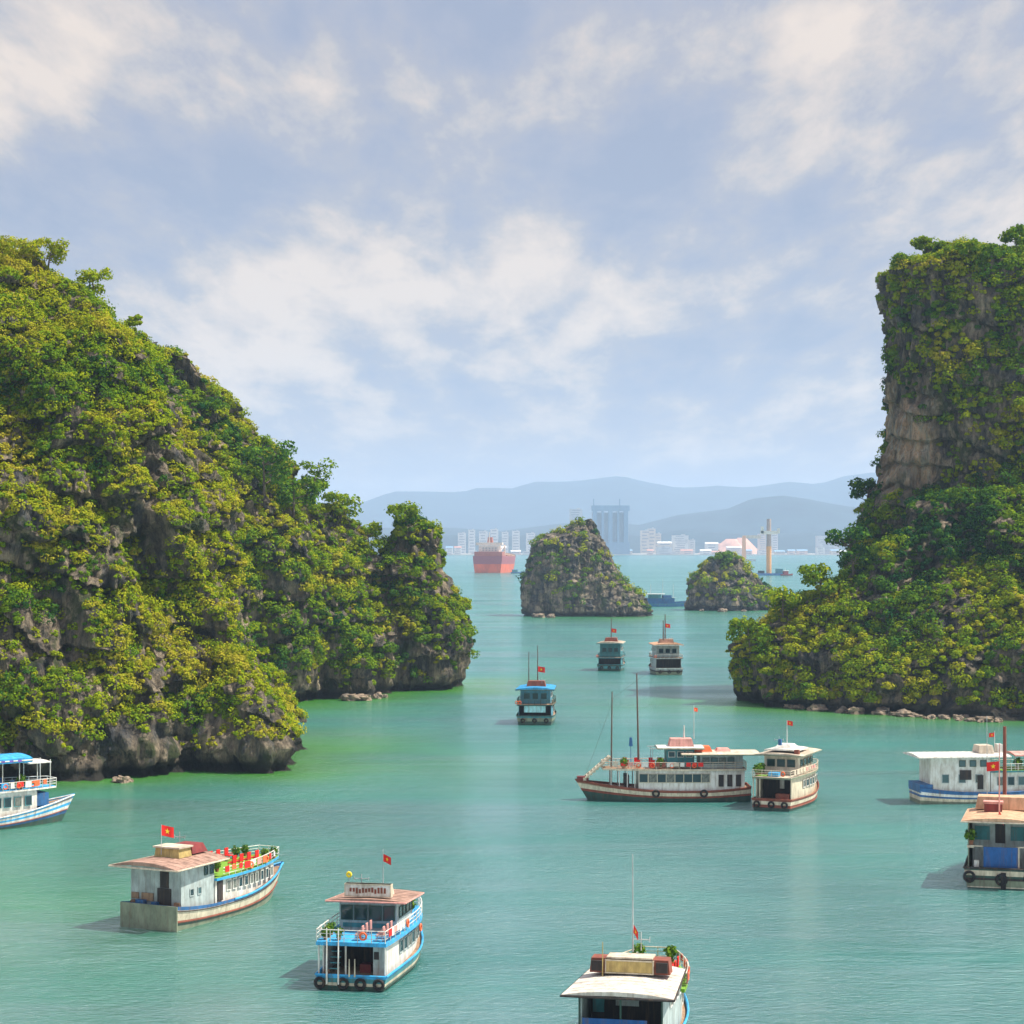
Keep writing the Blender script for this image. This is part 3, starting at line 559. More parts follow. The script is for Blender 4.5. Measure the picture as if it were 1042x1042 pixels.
ROOFS = [mat('roof_red', (.45, .20, .13), 0.8), mat('roof_pale', (.62, .62, .62), 0.7), mat('roof_blue', (.18, .32, .45), 0.6)]
DARKW = mat('far_window', (.20, .22, .25), 0.4)
def building(px, w, h, Y, wm, rm, label, group, d=30, fl=None):
    """a town building with rows of windows and a roof"""
    x = (px-521)*Y/FPX; r = empty('building', (x, Y, 3.0)); tag(r, label, 'building', group)
    MB().box((0, 0, h/2), (w, d, h)).build('wall', wm, r)
    if rm is not None:
        m = MB(); m.loft([[(-w/2-1, -d/2-1, h), (-w/2-1, d/2+1, h), (-w/2-1, 0, h+d*.16)], [(w/2+1, -d/2-1, h), (w/2+1, d/2+1, h), (w/2+1, 0, h+d*.16)]]); m.build('roof', rm, r)
    else: MB().box((0, 0, h+.6), (w+1.2, d+1.2, 1.2)).box((w*.2, 0, h+3), (w*.25, d*.4, 4)).build('roof', WALL[2], r)
    m = MB(); n = fl or max(1, int(h/6))
    for k in range(n): m.box((w*random.Random(px*7+k).uniform(-.1, .1), -d/2-.05, (k+.55)*h/n), (w*random.Random(px*3+k).uniform(.5, .8), .3, h/n*.32))
    m.build('window_row', DARKW, r)
rb = random.Random(8)
for i in range(34):
    px = 395+i*14.6+rb.uniform(-4, 4); w = rb.uniform(22, 60); h = rb.choice([6, 8, 10, 13, 24]); k = rb.randint(0, 3)
    building(px, w, h, 7420+rb.uniform(-20, 60), WALL[rb.choice([0, 0, 1, 2, 3])], rb.choice(ROOFS+[None]), 'low pale building along the far waterfront', 'waterfront buildings of the far town')
for i, (px, w, h) in enumerate([(470, 30, 80), (480, 26, 92), (492, 34, 86), (503, 30, 95), (514, 26, 84), (525, 30, 88), (540, 36, 80)]):
    building(px, w, h, 8050+20*i, WALL[0], None, 'pale hillside block above the red ship', 'pale blocks above the red ship', 24, 8)
building(692, 58, 68, 7560, WALL[0], None, 'large white block with flat roof right of the pointed islet', None, 40, 10)
building(704, 22, 52, 7640, WALL[0], None, 'narrow white block touching the large flat roofed one', None, 26, 8)
building(676, 50, 40, 7520, WALL[1], ROOFS[1], 'cream hall left of the large white block', None, 40, 4)
building(724, 46, 38, 7560, WALL[0], ROOFS[1], 'wide pale building right of the narrow white block', None, 36, 4)
for i, (px, w, h) in enumerate([(656, 34, 90), (663, 30, 98), (669, 28, 78)]): building(px, w, h, 8150+30*i, WALL[1], None, 'cream hillside building below the wooded ridge', 'cream hillside buildings', 26, 7)
building(586, 46, 165, 7620, WALL[2], None, 'tall grey slab just left of the twin framed towers', None, 40, 20)
building(842, 80, 66, 7600, WALL[2], None, 'big pale grey block near the right hill', None, 60, 12)
building(775, 30, 76, 8100, WALL[1], None, 'pale tower block behind the orange mast', None, 26, 9)
building(788, 24, 84, 8150, WALL[0], None, 'white tower block right of the orange mast', None, 26, 9)
# bare earth of the quarry on the hill
QU = mat('quarry_earth', (.62, .33, .22), .9, var=.4, scale=.02)
q = MB(); Yq = 8000; rq = random.Random(3)
for (px, z, s) in [(744, 22, 95), (733, 15, 80), (755, 24, 70)]:
    x = (px-521)*Yq/FPX; ring_ = [(x+s*(1+.25*rq.random())*math.cos(a*math.pi/6), Yq+s*.8*math.sin(a*math.pi/6), 2) for a in range(12)]
    q.loft([ring_, [(x+(p[0]-x)*.6, Yq+(p[1]-Yq)*.6, z*1.4) for p in ring_], [(x+(p[0]-x)*.2, Yq+(p[1]-Yq)*.2, z*2.5+5) for p in ring_]])
tag(q.build('earth_mound', QU), kind='structure')
# the framed twin tower
TB = mat('tower_glass', (.12, .20, .30), .35, var=.2, scale=.05)
r = empty('twin_tower', ((621-521)*7450/FPX, 7450, 3)); tag(r, 'blue-grey high-rise pair joined by a long bridge across the top', 'tower')
for k, x in enumerate((-56, -28, 0, 28, 56)): MB().box((x, 0, 78), (15 if k % 2 == 0 else 8, 34, 156)).build('shaft', TB, r)
MB().box((0, 0, 166), (138, 38, 20)).build('bridge', TB, r); MB().box((0, 8, 22), (140, 44, 44)).build('podium', TB, r)
MB().box((0, 26, 76), (132, 16, 150)).build('core', WALL[2], r)
for x in (-60, 34): MB().tube([(x, 0, 176), (x, 0, 200)], 2.2).build('mast', TB, r)

# ---------------------------------------------------------------- the air of the bay
hz = bpy.data.materials.new('haze'); hz.use_nodes = True; N = hz.node_tree.nodes; N.clear()
pv = N.new('ShaderNodeVolumePrincipled'); pv.inputs['Color'].default_value = (0.50, 0.66, 0.92, 1); pv.inputs['Density'].default_value = 0.72e-4; pv.inputs['Anisotropy'].default_value = 0.15
ou = N.new('ShaderNodeOutputMaterial'); hz.node_tree.links.new(pv.outputs[0], ou.inputs['Volume'])
tag(MB().span((-17000, -2000, -4), (17000, 20500, 640)).build('haze', hz), kind='stuff')

# ---------------------------------------------------------------- boats
def M(name, col, rough=0.6, var=0.32, scale=1.4, spec=0.3, wear=None, streak=0.5): return mat(name, col, rough, var=var, scale=scale, spec=spec, wear=wear, streak=streak, bump=.15)
CREAM = M('cream_paint', (.60, .53, .40)); WHITE = M('white_paint', (.66, .66, .63), wear=(.52, .48, .42)); SKYB = M('sky_blue_paint', (.04, .36, .68)); BLUE = M('blue_paint', (.03, .13, .32))
GREY = M('grey_paint', (.38, .44, .44)); BROWN = M('red_brown_paint', (.24, .065, .04)); DKGREEN = M('dark_green_paint', (.03, .075, .06)); BLACKR = M('rubber', (.015, .015, .017), .8)
GLASS = mat('cabin_glass', (.015, .035, .045), .08, spec=.8); GLASS2 = mat('cabin_glass_pale', (.06, .11, .12), .15, spec=.9); CURTAIN = mat('curtained_glass', (.16, .17, .15), .2, var=.6, scale=5)
DECKW = M('deck_wood', (.30, .19, .12), .7, .4, 2.5); TURF = M('deck_turf', (.16, .34, .03), .9, .25, 6)
ROOFT = M('terracotta_roof', (.36, .225, .175), .8, .4, 1.2); ROOFC = M('cream_roof', (.58, .50, .40), .75, .3, .8, wear=(.38, .31, .24)); ROOFW = M('off_white_roof', (.60, .56, .50), .75, .35, .9, wear=(.42, .38, .33)); ROOFP = M('peach_roof', (.62, .38, .24), .75, .3, 1.0)
STEEL = M('steel', (.45, .46, .46), .45); WOODM = M('mast_wood', (.13, .08, .065), .7, .3, 2); RED = M('flag_red', (.66, .02, .015), .8, 0); YEL = M('star_yellow', (.85, .62, .03), .8, 0)
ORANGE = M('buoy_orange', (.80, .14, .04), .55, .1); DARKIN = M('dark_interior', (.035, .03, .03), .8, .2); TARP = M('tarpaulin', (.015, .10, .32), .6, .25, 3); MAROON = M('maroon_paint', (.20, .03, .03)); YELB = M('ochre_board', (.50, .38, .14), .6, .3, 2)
POT = M('clay_pot', (.36, .15, .08), .8); LEAFP = foliage_mat('pot_leaves', [(0.0, (.03, .10, .015)), (1.0, (.16, .26, .02))])
TEAL = M('teal_paint', (.05, .22, .25)); OLIVE = M('olive_paint', (.20, .23, .16)); PINK = M('pink_canvas', (.62, .30, .26), .8)

class Hull:
    def __init__(s, L_, B, zs, zm, zb, sternw=.9, full=2.6, rake=1.2, draft=.7):
        s.L, s.B, s.zs, s.zm, s.zb, s.sw, s.full, s.rake, s.draft = L_, B, zs, zm, zb, sternw, full, rake, draft
    def w(s, u):
        if u < .4: k = s.sw+(1-s.sw)*math.sin(u/.4*math.pi/2)
        else: k = 1-((u-.4)/.6)**s.full
        return max(s.B/2*k, .12)
    def z(s, u): return s.zm+(s.zs-s.zm)*max(0, 1-u/.35)**2+(s.zb-s.zm)*max(0, (u-.45)/.55)**2
    def pt(s, u, v, side, off=0.0):
        zt = s.z(u); z = zt*(1-v)-s.draft*v; y = s.w(u)*(1-.16*v**1.4-.12*v*max(0, (u-.5)*2))+off
        x = u*s.L+s.rake*(1-v)*max(0, (u-.6)/.4)**2; return (x, side*y, z)
def plan(h, u0, u1, k, z, n=14, inset=0.0):
    """outline of a deck following the hull"""
    us = [u0+(u1-u0)*i/n for i in range(n+1)]
    a = [(h.pt(u, 0, 1)[0], max(h.w(u)*k-inset, .1), z(u) if callable(z) else z) for u in us]
    return a+[(x, -y, q) for x, y, q in reversed(a)]
def star_flag(parent, x, y, z, s=1.0, yaw=0.0, droop=0.0):
    s *= .72; m = MB(); n = 7; w, h = 1.5*s, 1.0*s; rows = []
    def P(a, b, off=0): # a along, b up
        wv = .10*s*math.sin(a*5.5)*(a+.2)+off; X = w*a*(1-droop*.75); Z = h*b-droop*w*a*.9
        return (x+X*math.cos(yaw)-wv*math.sin(yaw), y+X*math.sin(yaw)+wv*math.cos(yaw), z+Z)
    vs = [P(i/n, j/3) for j in range(4) for i in range(n+1)]; m._add(vs, [(j*(n+1)+i, j*(n+1)+i+1, (j+1)*(n+1)+i+1, (j+1)*(n+1)+i) for j in range(3) for i in range(n)])
    f = m.build('flag', RED, parent, True)
    for o in (-.015, .015):
        st = []
        for k in range(10):
            r = .30*s if k % 2 == 0 else .12*s; a = math.pi/2+k*math.pi/5; st.append(P(.5+r*math.cos(a)/w, .5+r*math.sin(a)/h, o*s))
        g = MB(); g._add(st+[P(.5, .5, o*s)], [(k, (k+1) % 10, 10) for k in range(10)]); g.build('star', YEL, f)
def rail(parent, outline, z0, hgt, m_post, gap=1.3, mid=2, matl=WHITE, open_end=False, name='railing'):
    """posts and rails along an outline"""
    mb = MB(); pts = [Vector(p) for p in outline]
    for i in range(len(pts)-1 if open_end else len(pts)):
        a, b = pts[i], pts[(i+1) % len(pts)]; d = (b-a).length
        if d < .02: continue
        for k in range(mid+1):
            q = Vector((0, 0, hgt*(k+1)/(mid+1))); mb.tube([a+q, b+q], m_post*(1.2 if k == mid else .7), 5)
        n = max(1, round(d/gap))
        for j in range(n): p = a+(b-a)*(j/n); mb.tube([p, p+Vector((0, 0, hgt))], m_post, 5)
    return mb.build(name, matl, parent)
def window(parent, c, w, h, axis, frame=WHITE, pane=GLASS, mull=True):
    """frame proud of the wall, pane behind it; axis = the way it faces ('x' or 'y')"""
    m = MB(); t = .07; x, y, z = c
    def b(mb, du, dz, su, sz, th, push=0):
        if axis[0] == 'y': sg = 1 if axis == 'y' else -1; mb.box((x+du, y+sg*push, z+dz), (su, th, sz))
        else: sg = 1 if axis == 'x' else -1; mb.box((x+sg*push, y+du, z+dz), (th, su, sz))
    b(m, 0, h/2-t/2, w, t, .06, .02); b(m, 0, -h/2+t/2, w, t, .06, .02); b(m, -w/2+t/2, 0, t, h-2*t-.01, .06, .02); b(m, w/2-t/2, 0, t, h-2*t-.01, .06, .02)
    f = m.build('window', frame, parent); g = MB(); b(g, 0, 0, w-.02, h-.02, .03, .0); g.build('pane', pane, f); return f
def roof_slab(parent, x0, x1, w0, w1, z, matl, th=.16, crown=.22, name='roof', pitch=0.0, trim=None):
    n = 6; rows = []
    for x, w in ((x0, w0), (x1, w1)):
        zz = z+pitch*(x-x0); up = [(x, w/2*(1-2*i/n), zz+th+crown*(1-(1-2*i/n)**2)) for i in range(n+1)]; dn = [(x, -w/2*(1-2*i/n), zz+crown*.6*(1-(1-2*i/n)**2)) for i in range(n+1)]
        rows.append(up+dn)
    mb = MB().loft(rows); nb_ = max(2, int((x1-x0)/.9))
    for j in range(nb_+1):      # seams of the sheeting
        x = x0+.06+(x1-x0-.12)*j/nb_; w = w0+(w1-w0)*j/nb_; zz = z+pitch*(x-x0)
        mb.tube([(x, w/2*(1-2*i/n)*.995, zz+th+crown*(1-(1-2*i/n)**2)+.005) for i in range(n+1)], .022, 4)
    r = mb.build(name, matl, parent)
    if trim:
        t = MB(); k = .05
        t.tube([(x0, -w0/2, z+th/2), (x1, -w1/2, z+pitch*(x1-x0)+th/2), (x1, w1/2, z+pitch*(x1-x0)+th/2), (x0, w0/2, z+th/2), (x0, -w0/2, z+th/2)], .09, 5); t.build('fascia', trim, r)
    return r
class Boat:
    def __init__(s, name, label, px, py, head, h, bands, cat='boat', group=None, anchor=0.0):
        """(px, py): where the middle of the stern meets the water; head = heading in degrees, clockwise from straight away"""
        x, y = gp(px, py); s.r = empty(name, (x, y, 0), math.radians(90-head)); tag(s.r, label, cat, group); s.h = h
        s.ch = math.radians(90-head); s.hull(bands)
    def world(s, p):
        c, n = math.cos(s.ch), math.sin(s.ch); l = s.r.location; return (l[0]+p[0]*c-p[1]*n, l[1]+p[0]*n+p[1]*c, p[2])
    def hull(s, bands):
        h = s.h; nu = 26; vs_ = [0]+[b[0] for b in bands]; mats = []; [mats.append(b[1]) for b in bands if b[1] not in mats]
        mb = MB(); prof = []; mi = []
        for j in range(len(vs_)-1):
            k = 2; 
            for q in range(k): prof.append(vs_[j]+(vs_[j+1]-vs_[j])*q/k); mi.append(mats.index(bands[j][1]))
        prof.append(vs_[-1]); n = len(prof); rows = []
        for i in range(nu+1):
            u = i/nu; rows.append([h.pt(u, v, 1) for v in prof]+[h.pt(u, v, -1) for v in reversed(prof)])
        mm = mi+[mi[-1]]+list(reversed(mi))+[0]
        b = len(mb.v); N_ = 2*n
        for r in rows: mb.v += r
        for i in range(nu):
            for k in range(N_-1):
                a = b+i*N_+k; mb.f.append((a, a+1, a+1+N_, a+N_)); mb.m.append(mm[k])
        for e in (0, nu):     # transom and stem, band by band
            for k in range(n-1): a = b+e*N_; mb.f.append((a+k, a+k+1, a+N_-2-k, a+N_-1-k)); mb.m.append(mi[k])
        hu = mb.build('hull', mats, s.r)
        d = MB(); o = plan(h, 0.005, .985, .96, lambda u: h.z(u)-.32); d._add(o+[(x, y, z-.12) for x, y, z in o], [tuple(range(len(o))), tuple(range(len(o), 2*len(o)))]+[(i, (i+1) % len(o), (i+1) % len(o)+len(o), i+len(o)) for i in range(len(o))]); d.build('deck', DECKW, s.r)
        s.hullobj = hu
    def wale(s, v, matl, r=.09, u0=0, u1=1, name='rub_rail'):
        m = MB(); n = 22
        L_ = [s.h.pt(u0+(u1-u0)*i/n, v, 1, .03) for i in range(n+1)]; R_ = [(x, -y, z) for x, y, z in L_]
        m.tube(L_, r, 6).tube(R_, r, 6)
        if u0 == 0: m.tube([L_[0], R_[0]], r, 6)
        return m.build(name, matl, s.r)
    def shell(s, u0, u1, k, z0, z1, matl, name='cabin', open_stern=False, th=.12, open_front=False, n=8, kf=None):
        """cabin walls following the hull; a real hollow when the stern end is open"""
        us = [u0+(u1-u0)*i/n for i in range(n+1)]; h = s.h; kk = lambda i: k+((kf if kf is not None else k)-k)*i/n
        out = [(h.pt(u, 0, 1)[0], h.w(u)*kk(i)) for i, u in enumerate(us)]; m = MB()
        f0 = z0 if callable(z0) else (lambda u: z0)
        for sd in (1, -1):
            for i in range(n):
                (xa, ya), (xb, yb) = out[i], out[i+1]; za, zb_ = f0(us[i]), f0(us[i+1])
                v = [(xa, sd*ya, za), (xb, sd*yb, zb_), (xb, sd*yb, z1), (xa, sd*ya, z1)]; w = [(x, y-sd*th, z) for x, y, z in v]
                m._add(v+w, [(0, 1, 2, 3), (7, 6, 5, 4), (0, 4, 5, 1), (3, 2, 6, 7), (0, 3, 7, 4), (1, 5, 6, 2)])
        (x0, y0), (x1, y1) = out[0], out[-1]
        if not open_stern: m.box((x0+th/2, 0, (f0(u0)+z1)/2), (th, 2*y0-2*th-.01, z1-f0(u0)))
        if not open_front: m.box((x1-th/2, 0, (f0(u1)+z1)/2), (th, 2*y1-2*th-.01, z1-f0(u1)))
        o = m.build(name, matl, s.r); s.last = (out, us); return o
    def windows(s, parent, u0, u1, n, k, z, w, hh, frame=WHITE, sides=(1, -1), pane=GLASS):
        rw = random.Random(n*31+int(u0*97)+int(s.h.L*7))
        for i in range(n):
            u = u0+(u1-u0)*(i+.5)/n; x = s.h.pt(u, 0, 1)[0]; y = s.h.w(u)*k
            e = .01; sl = (s.h.w(u+e)-s.h.w(u-e))*k/(s.h.pt(u+e, 0, 1)[0]-s.h.pt(u-e, 0, 1)[0])
            for sd in sides:
                f = window(parent, (0, 0, 0), w, hh, 'y' if sd > 0 else 'y-', frame, rw.choice([pane, pane, GLASS2, CURTAIN]) if pane is GLASS else pane); f.location = (x, sd*(y+.03), z); f.rotation_euler = (0, 0, math.atan(sl)*sd)
    def slab(s, u0, u1, k, z, matl, edge, th=.2, name='upper_deck'):
        o = plan(s.h, u0, u1, k, z, 12); n = len(o)
        d = MB(); d._add(o, [tuple(range(n))]); d._add([(x, y, q-th) for x, y, q in o], [tuple(reversed(range(n)))]); 
        up = o; b = len(d.v); d._add(up+[(x, y, q-th) for x, y, q in up], [(i, (i+1) % n, (i+1) % n+n, i+n) for i in range(n)], 1)
        return d.build(name, [matl, edge], s.r), o
    def mast(s, x, y, z0, z1, r=.09, matl=STEEL, name='mast', lean=0.0):
        return MB().tube([(x, y, z0), (x+lean*(z1-z0), y, z1)], [r, r*.55], 7).build(name, matl, s.r)
    def buoys(s, spots, axis='y'):
        for p in spots: MB().ring(p, .27, .08, axis).build('lifebuoy', ORANGE, s.r)
    def tyres(s, spots, axis='x', R=.36):
        for p in spots: MB().ring(p, R, .14, axis).build('tyre', BLACKR, s.r)
    def chairs(s, spots, label, group, matl=None):
        for (x, y, z, a) in spots:
            m = MB(); m.box((0, 0, .42), (.60, .60, .08)).box((-.30, 0, .78), (.08, .58, .72)).box((.0, .28, .60), (.5, .05, .05)).box((0, -.28, .60), (.5, .05, .05))
            for sx in (-.25, .25):
                for sy in (-.25, .25): m.box((sx, sy, .19), (.05, .05, .38))
            o = m.build('deck_chair', matl or RED); o.location = s.world((x, y, z)); o.rotation_euler = (0, 0, s.ch+a); tag(o, label, 'chair', group)
    def plants(s, spots, label, group, sz=1.0):
        rs = np.random.RandomState(len(spots)*7+int(s.h.L*10))
        for (x, y, z) in spots:
            r = empty('potted_plant', s.world((x, y, z)), s.ch); tag(r, label, 'plant', group)
            MB().tube([(0, 0, 0), (0, 0, .35*sz)], [.18*sz, .25*sz], 8).build('pot', POT, r)
            d = rs.randn(110, 3); d /= np.linalg.norm(d, axis=1)[:, None]; p = d*(.25+.25*rs.rand(110))[:, None]*sz; p[:, 2] = p[:, 2]*1.2+.75*sz
            Q = leaf_quads(p, d+.4*rs.randn(110, 3), .24*sz, rs); o = link_leaves('leaves', Q, rs.rand(110), LEAFP); o.parent = r
    def posts(s, pts, z0, z1, r=.06, matl=WHITE):
        for (x, y) in pts: MB().tube([(x, y, z0), (x, y, z1)], r, 6).build('post', matl, s.r)
def cloths(b, u0, u1, n, z, sd, mats_, k=.98, hh=.62):
    """towels and banners hung on the rail"""
    rr = random.Random(int(u0*100)+n)
    for i in range(n):
        u = u0+(u1-u0)*(i+.5)/n; x, y = b.h.pt(u, 0, 1)[0], sd*(b.h.w(u)*k+.07); e = .01
        sl = (b.h.w(u+e)-b.h.w(u-e))*k/(b.h.pt(u+e, 0, 1)[0]-b.h.pt(u-e, 0, 1)[0])
        w = rr.uniform(.5, 1.0); hz_ = hh*rr.uniform(.7, 1.1); o = MB().box((0, 0, -hz_/2), (w, .05, hz_), top=.96).build('hung_cloth', rr.choice(mats_), b.r); o.location = (x, y, z); o.rotation_euler = (0, 0, math.atan(sl)*sd)
def crates(b, spots, label, group, matl):
    for (x, y, z, q) in spots:
        m = MB(); m.box((0, 0, q*.3), (q, q*.7, q*.56)); m.box((0, 0, q*.6), (q*1.04, q*.74, q*.06)); [m.box((sx*q*.5, sy*q*.35, q*.3), (.05, .05, q*.58)) for sx in (-1, 1) for sy in (-1, 1)]
        o = m.build('crate', matl); o.location = b.world((x, y, z)); o.rotation_euler = (0, 0, b.ch+.2*x); tag(o, label, 'crate', group)
def antenna(b, x, y, z, hgt=2.0):
    m = MB(); m.tube([(x, y, z), (x, y, z+hgt)], .035, 5); m.tube([(x, y-.6, z+hgt*.6), (x, y+.6, z+hgt*.6)], .04, 5); m.tube([(x, y-.6, z+hgt*.45), (x, y-.6, z+hgt*.75)], .03, 5).tube([(x, y+.6, z+hgt*.45), (x, y+.6, z+hgt*.75)], .03, 5); m.build('antenna', STEEL, b.r)
def signboard(b, x, z, w, h, face, frame, th=.25, letters=None, zoff=0.0):
    s_ = MB().box((x, 0, z+h/2), (th, w, h)).build('signboard', face, b.r); m = MB(); t = .09
    for zz in (z+t/2, z+h-t/2): m.box((x, 0, zz), (th+.08, w+.1, t))
    for y in (-w/2, w/2): m.box((x, y, z+h/2), (th+.07, t, h-2*t-.01))
    m.build('frame', frame, s_)
    if letters:
        g = MB(); n = 12; rr = random.Random(5)
        for sd in (-1, 1):
            for i in range(n): g.box((x+sd*(th/2+.015), (i-(n-1)/2)*(w*.82/n), z+h*(.5+rr.uniform(-.06, .06))), (.03, .17, h*rr.uniform(.26, .46)))
        g.build('print', letters, s_)
PI = math.pi

# B: the white two storey boat in the left foreground, olive transom towards us
h = Hull(19.5, 6.6, 2.3, 1.75, 3.2, .97, 3.2, 2.4)
b = Boat('tour_boat', 'white two storey tour boat with terracotta roof and plain olive stern, left foreground', 152, 945.5, 27, h, [(.12, BLUE), (.44, CREAM), (.52, BROWN), (.60, DKGREEN), (1.0, OLIVE)])
MB().box((-.09, 0, 1.0), (.14, 6.35, 2.55)).build('stern_panel', OLIVE, b.r)
b.wale(.48, BROWN, .08); b.wale(.03, SKYB, .10, .45, 1); b.wale(.15, DARKIN, .05)
cb = b.shell(.05, .31, .88, lambda u: h.z(u)-.3, 5.6, GREY, 'stern_house'); b.windows(cb, .22, .31, 2, .88, 4.9, .6, .85, DKGREEN); b.windows(cb, .10, .22, 2, .88, 3.2, .6, .7, GREY)
dr = MB().box((.93, -1.0, 4.5), (.08, .95, 1.6)).build('door', DARKIN, b.r); MB().box((.9, -1.0, 2.9), (.1, 1.5, 1.5)).build('doorway', DARKIN, b.r)
MB().box((.91, .9, 2.75), (.1, 1.3, .7)).box((.91, 2.3, 2.8), (.1, .8, .55)).build('hatch', DECKW, b.r)
MB().box((.6, 1.4, 2.25), (.5, .9, .5)).box((.6, -.2, 2.2), (.45, .6, .4)).build('engine_box', BLUE, b.r)
cf = b.shell(.315, .88, .90, lambda u: h.z(u)-.25, 3.85, WHITE, 'cabin', kf=.78); b.windows(cf, .40, .86, 9, .885, 3.05, .72, 1.0, WHITE)
MB().box((h.pt(.35, 0, 1)[0], -h.w(.35)*.90-.05, 2.75), (.8, .1, 1.9)).build('door', DARKIN, b.r)
sl, out = b.slab(.31, .92, .98, lambda u: 4.0+.5*max(0, u-.5), TURF, SKYB, .26)
rail(b.r, out[1:-1], 0, .85, .035, 1.2, 2, WHITE, True)
rf = roof_slab(b.r, -1.0, 7.6, 7.6, 7.0, 5.6, ROOFT, .12, .5, trim=ROOFC)
MB().box((3.6, 0, 6.6), (2.0, 2.8, .85), top=.92).build('roof_locker', YELB, b.r); MB().box((3.6, 0, 7.1), (2.2, 3.0, .14)).build('locker_lid', ROOFC, b.r)
MB().box((6.0, 0, 6.7), (2.4, 2.7, .8), top=.75).build('wheelhouse_top', MAROON, b.r)
antenna(b, 5.3, .5, 7.0, 1.2); b.mast(2.6, .6, 6.4, 9.2, .045, name='flagpole'); star_flag(b.r, 2.6, .6, 8.2, 1.35, -.6, .25)
b.chairs([(h.pt(u, 0, 1)[0], sy, 4.25, a) for u in (.56, .62, .68, .74) for sy, a in ((1.5, -PI/2), (-1.5, PI/2))], 'red deck chair on the turfed bow deck of the left foreground boat', 'red chairs on the left foreground boat')
b.plants([(h.pt(u, 0, 1)[0], sy, 4.2) for u in (.38, .42, .80, .86) for sy in (1.7, -1.7)], 'potted plant on the bow deck of the left foreground boat', 'plants on the left foreground boat', .9)
b.buoys([(h.pt(.60, 0, 1)[0], -h.w(.6)*.98-.08, 4.5), (h.pt(.75, 0, 1)[0], -h.w(.75)*.98-.08, 4.55)])

cloths(b, .36, .88, 9, 4.95, -1, [RED, PINK, WHITE, ORANGE]); crates(b, [(.9, 2.4, 2.02, .6), (1.1, -2.4, 2.02, .7)], 'small crate on the stern deck of the left foreground boat', 'crates on the left foreground boat', DECKW)

# C: the sky blue boat in the foreground
h = Hull(18, 6.2, 1.25, 1.35, 2.8, .92, 3.0, 1.8)
b = Boat('tour_boat', 'sky blue tour boat with open dark stern and a lettered board on its roof', 357, 1008, 11, h, [(.16, SKYB), (.34, TEAL), (.48, CREAM), (1.0, DKGREEN)])
b.wale(.04, SKYB, .09); b.wale(.5, DKGREEN, .08)
cb = b.shell(.06, .82, .90, lambda u: h.z(u)-.28, 3.55, WHITE, 'cabin', open_stern=True, kf=.82); b.windows(cb, .26, .78, 7, .88, 2.6, 1.1, 1.05, GREY)
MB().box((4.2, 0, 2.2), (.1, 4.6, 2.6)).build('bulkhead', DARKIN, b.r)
MB().box((1.12, -2.05, 2.25), (.1, 1.05, 2.5)).build('stern_wall', GREY, b.r); MB().box((1.05, -1.8, 2.6), (.06, .4, .6)).build('vent', DARKIN, b.r)
MB().box((2.6, -.6, 1.3), (1.0, .9, .7)).build('engine_box', MAROON, b.r)
sl, out = b.slab(.0, .90, 1.0, 3.78, SKYB, SKYB, .30)
rail(b.r, [(x, y*.98, z) for x, y, z in out], 0, .95, .035, 1.1, 2, WHITE)
cu = b.shell(.29, .60, .78, 3.8, 6.05, GREY, 'upper_house', kf=.76); b.windows(cu, .32, .58, 4, .78, 5.2, 1.0, .9, DKGREEN)
xs = h.pt(.29, 0, 1)[0]
for y, w in ((-1.75, 1.0), (-.6, 1.1), (.6, 1.1), (1.75, 1.0)): window(b.r, (xs-.04, y, 5.2), w, 1.2, 'x-', DKGREEN)
MB().box((xs-.03, 0, 4.2), (.05, 4.2, .35)).build('skirting', TEAL, b.r)
roof_slab(b.r, 4.3, 11.6, 6.6, 6.2, 6.15, ROOFT, .14, .18, pitch=-.05, trim=PINK)
signboard(b, 5.4, 6.5, 3.8, 1.05, WHITE, CREAM, .6, BROWN)
MB().box((7.3, 0, 6.5), (2.4, 2.8, .7), top=.9).build('roof_locker', ROOFC, b.r)
star_flag(b.r, 6.6, -.9, 9.2, .85, PI/2+PI, .35); b.mast(6.6, -.9, 7.2, 10.2, .035, name='flagpole')
antenna(b, 5.4, .6, 7.4, .9); MB().tube([(5.6, 1.7, 6.4), (5.6, 1.7, 8.1)], .03, 5).build('lamp_post', STEEL, b.r); MB().ring((5.6, 1.7, 8.2), .16, .1, 'x').build('lamp', YEL, b.r)
b.mast(-.25, 1.9, .5, 4.9, .08, WHITE, 'boarding_pole'); b.mast(-.25, .95, .5, 4.9, .08, WHITE, 'boarding_pole')
m = MB(); [m.box((.12+.2*i, 1.42, 1.2+.42*i), (.26, .8, .05)) for i in range(6)]; m.build('stairs', TEAL, b.r)
b.mast(-.12, -.35, 1.1, 2.5, .07, CREAM, 'bollard'); b.mast(-.12, .1, 1.1, 2.5, .07, CREAM, 'bollard')
b.posts([(.3, 2.7), (.3, -2.7), (.3, .5)], 1.0, 3.5, .07)
b.tyres([(-.16, y, .55) for y in (2.5, .6, -.8, -2.3)]); b.buoys([(h.pt(.66, 0, 1)[0], -h.w(.66)*.92-.15, 2.9), (h.pt(.33, 0, 1)[0], -h.w(.33)-.05, 4.35)]); b.buoys([(-.05, -1.0, 4.3)], 'x')
b.chairs([(x, y, 3.8, a) for x in (1.0, 2.2, 3.4) for y, a in ((-2.1, PI/2), (-.4, PI/2))], 'pinkish deck chair on the stern deck of the sky blue boat', 'chairs on the sky blue boat', PINK)
b.plants([(.8, 2.3, 3.8), (1.8, 2.3, 3.8), (2.8, 2.4, 3.8), (.8, 1.2, 3.8)], 'potted plant on the stern deck of the sky blue boat', 'plants on the sky blue boat', .8)
b.plants([(12.8, 1.5, 3.8), (13.2, -1.5, 3.8)], 'potted plant on the bow deck of the sky blue boat', 'bow plants on the sky blue boat', 1.1)

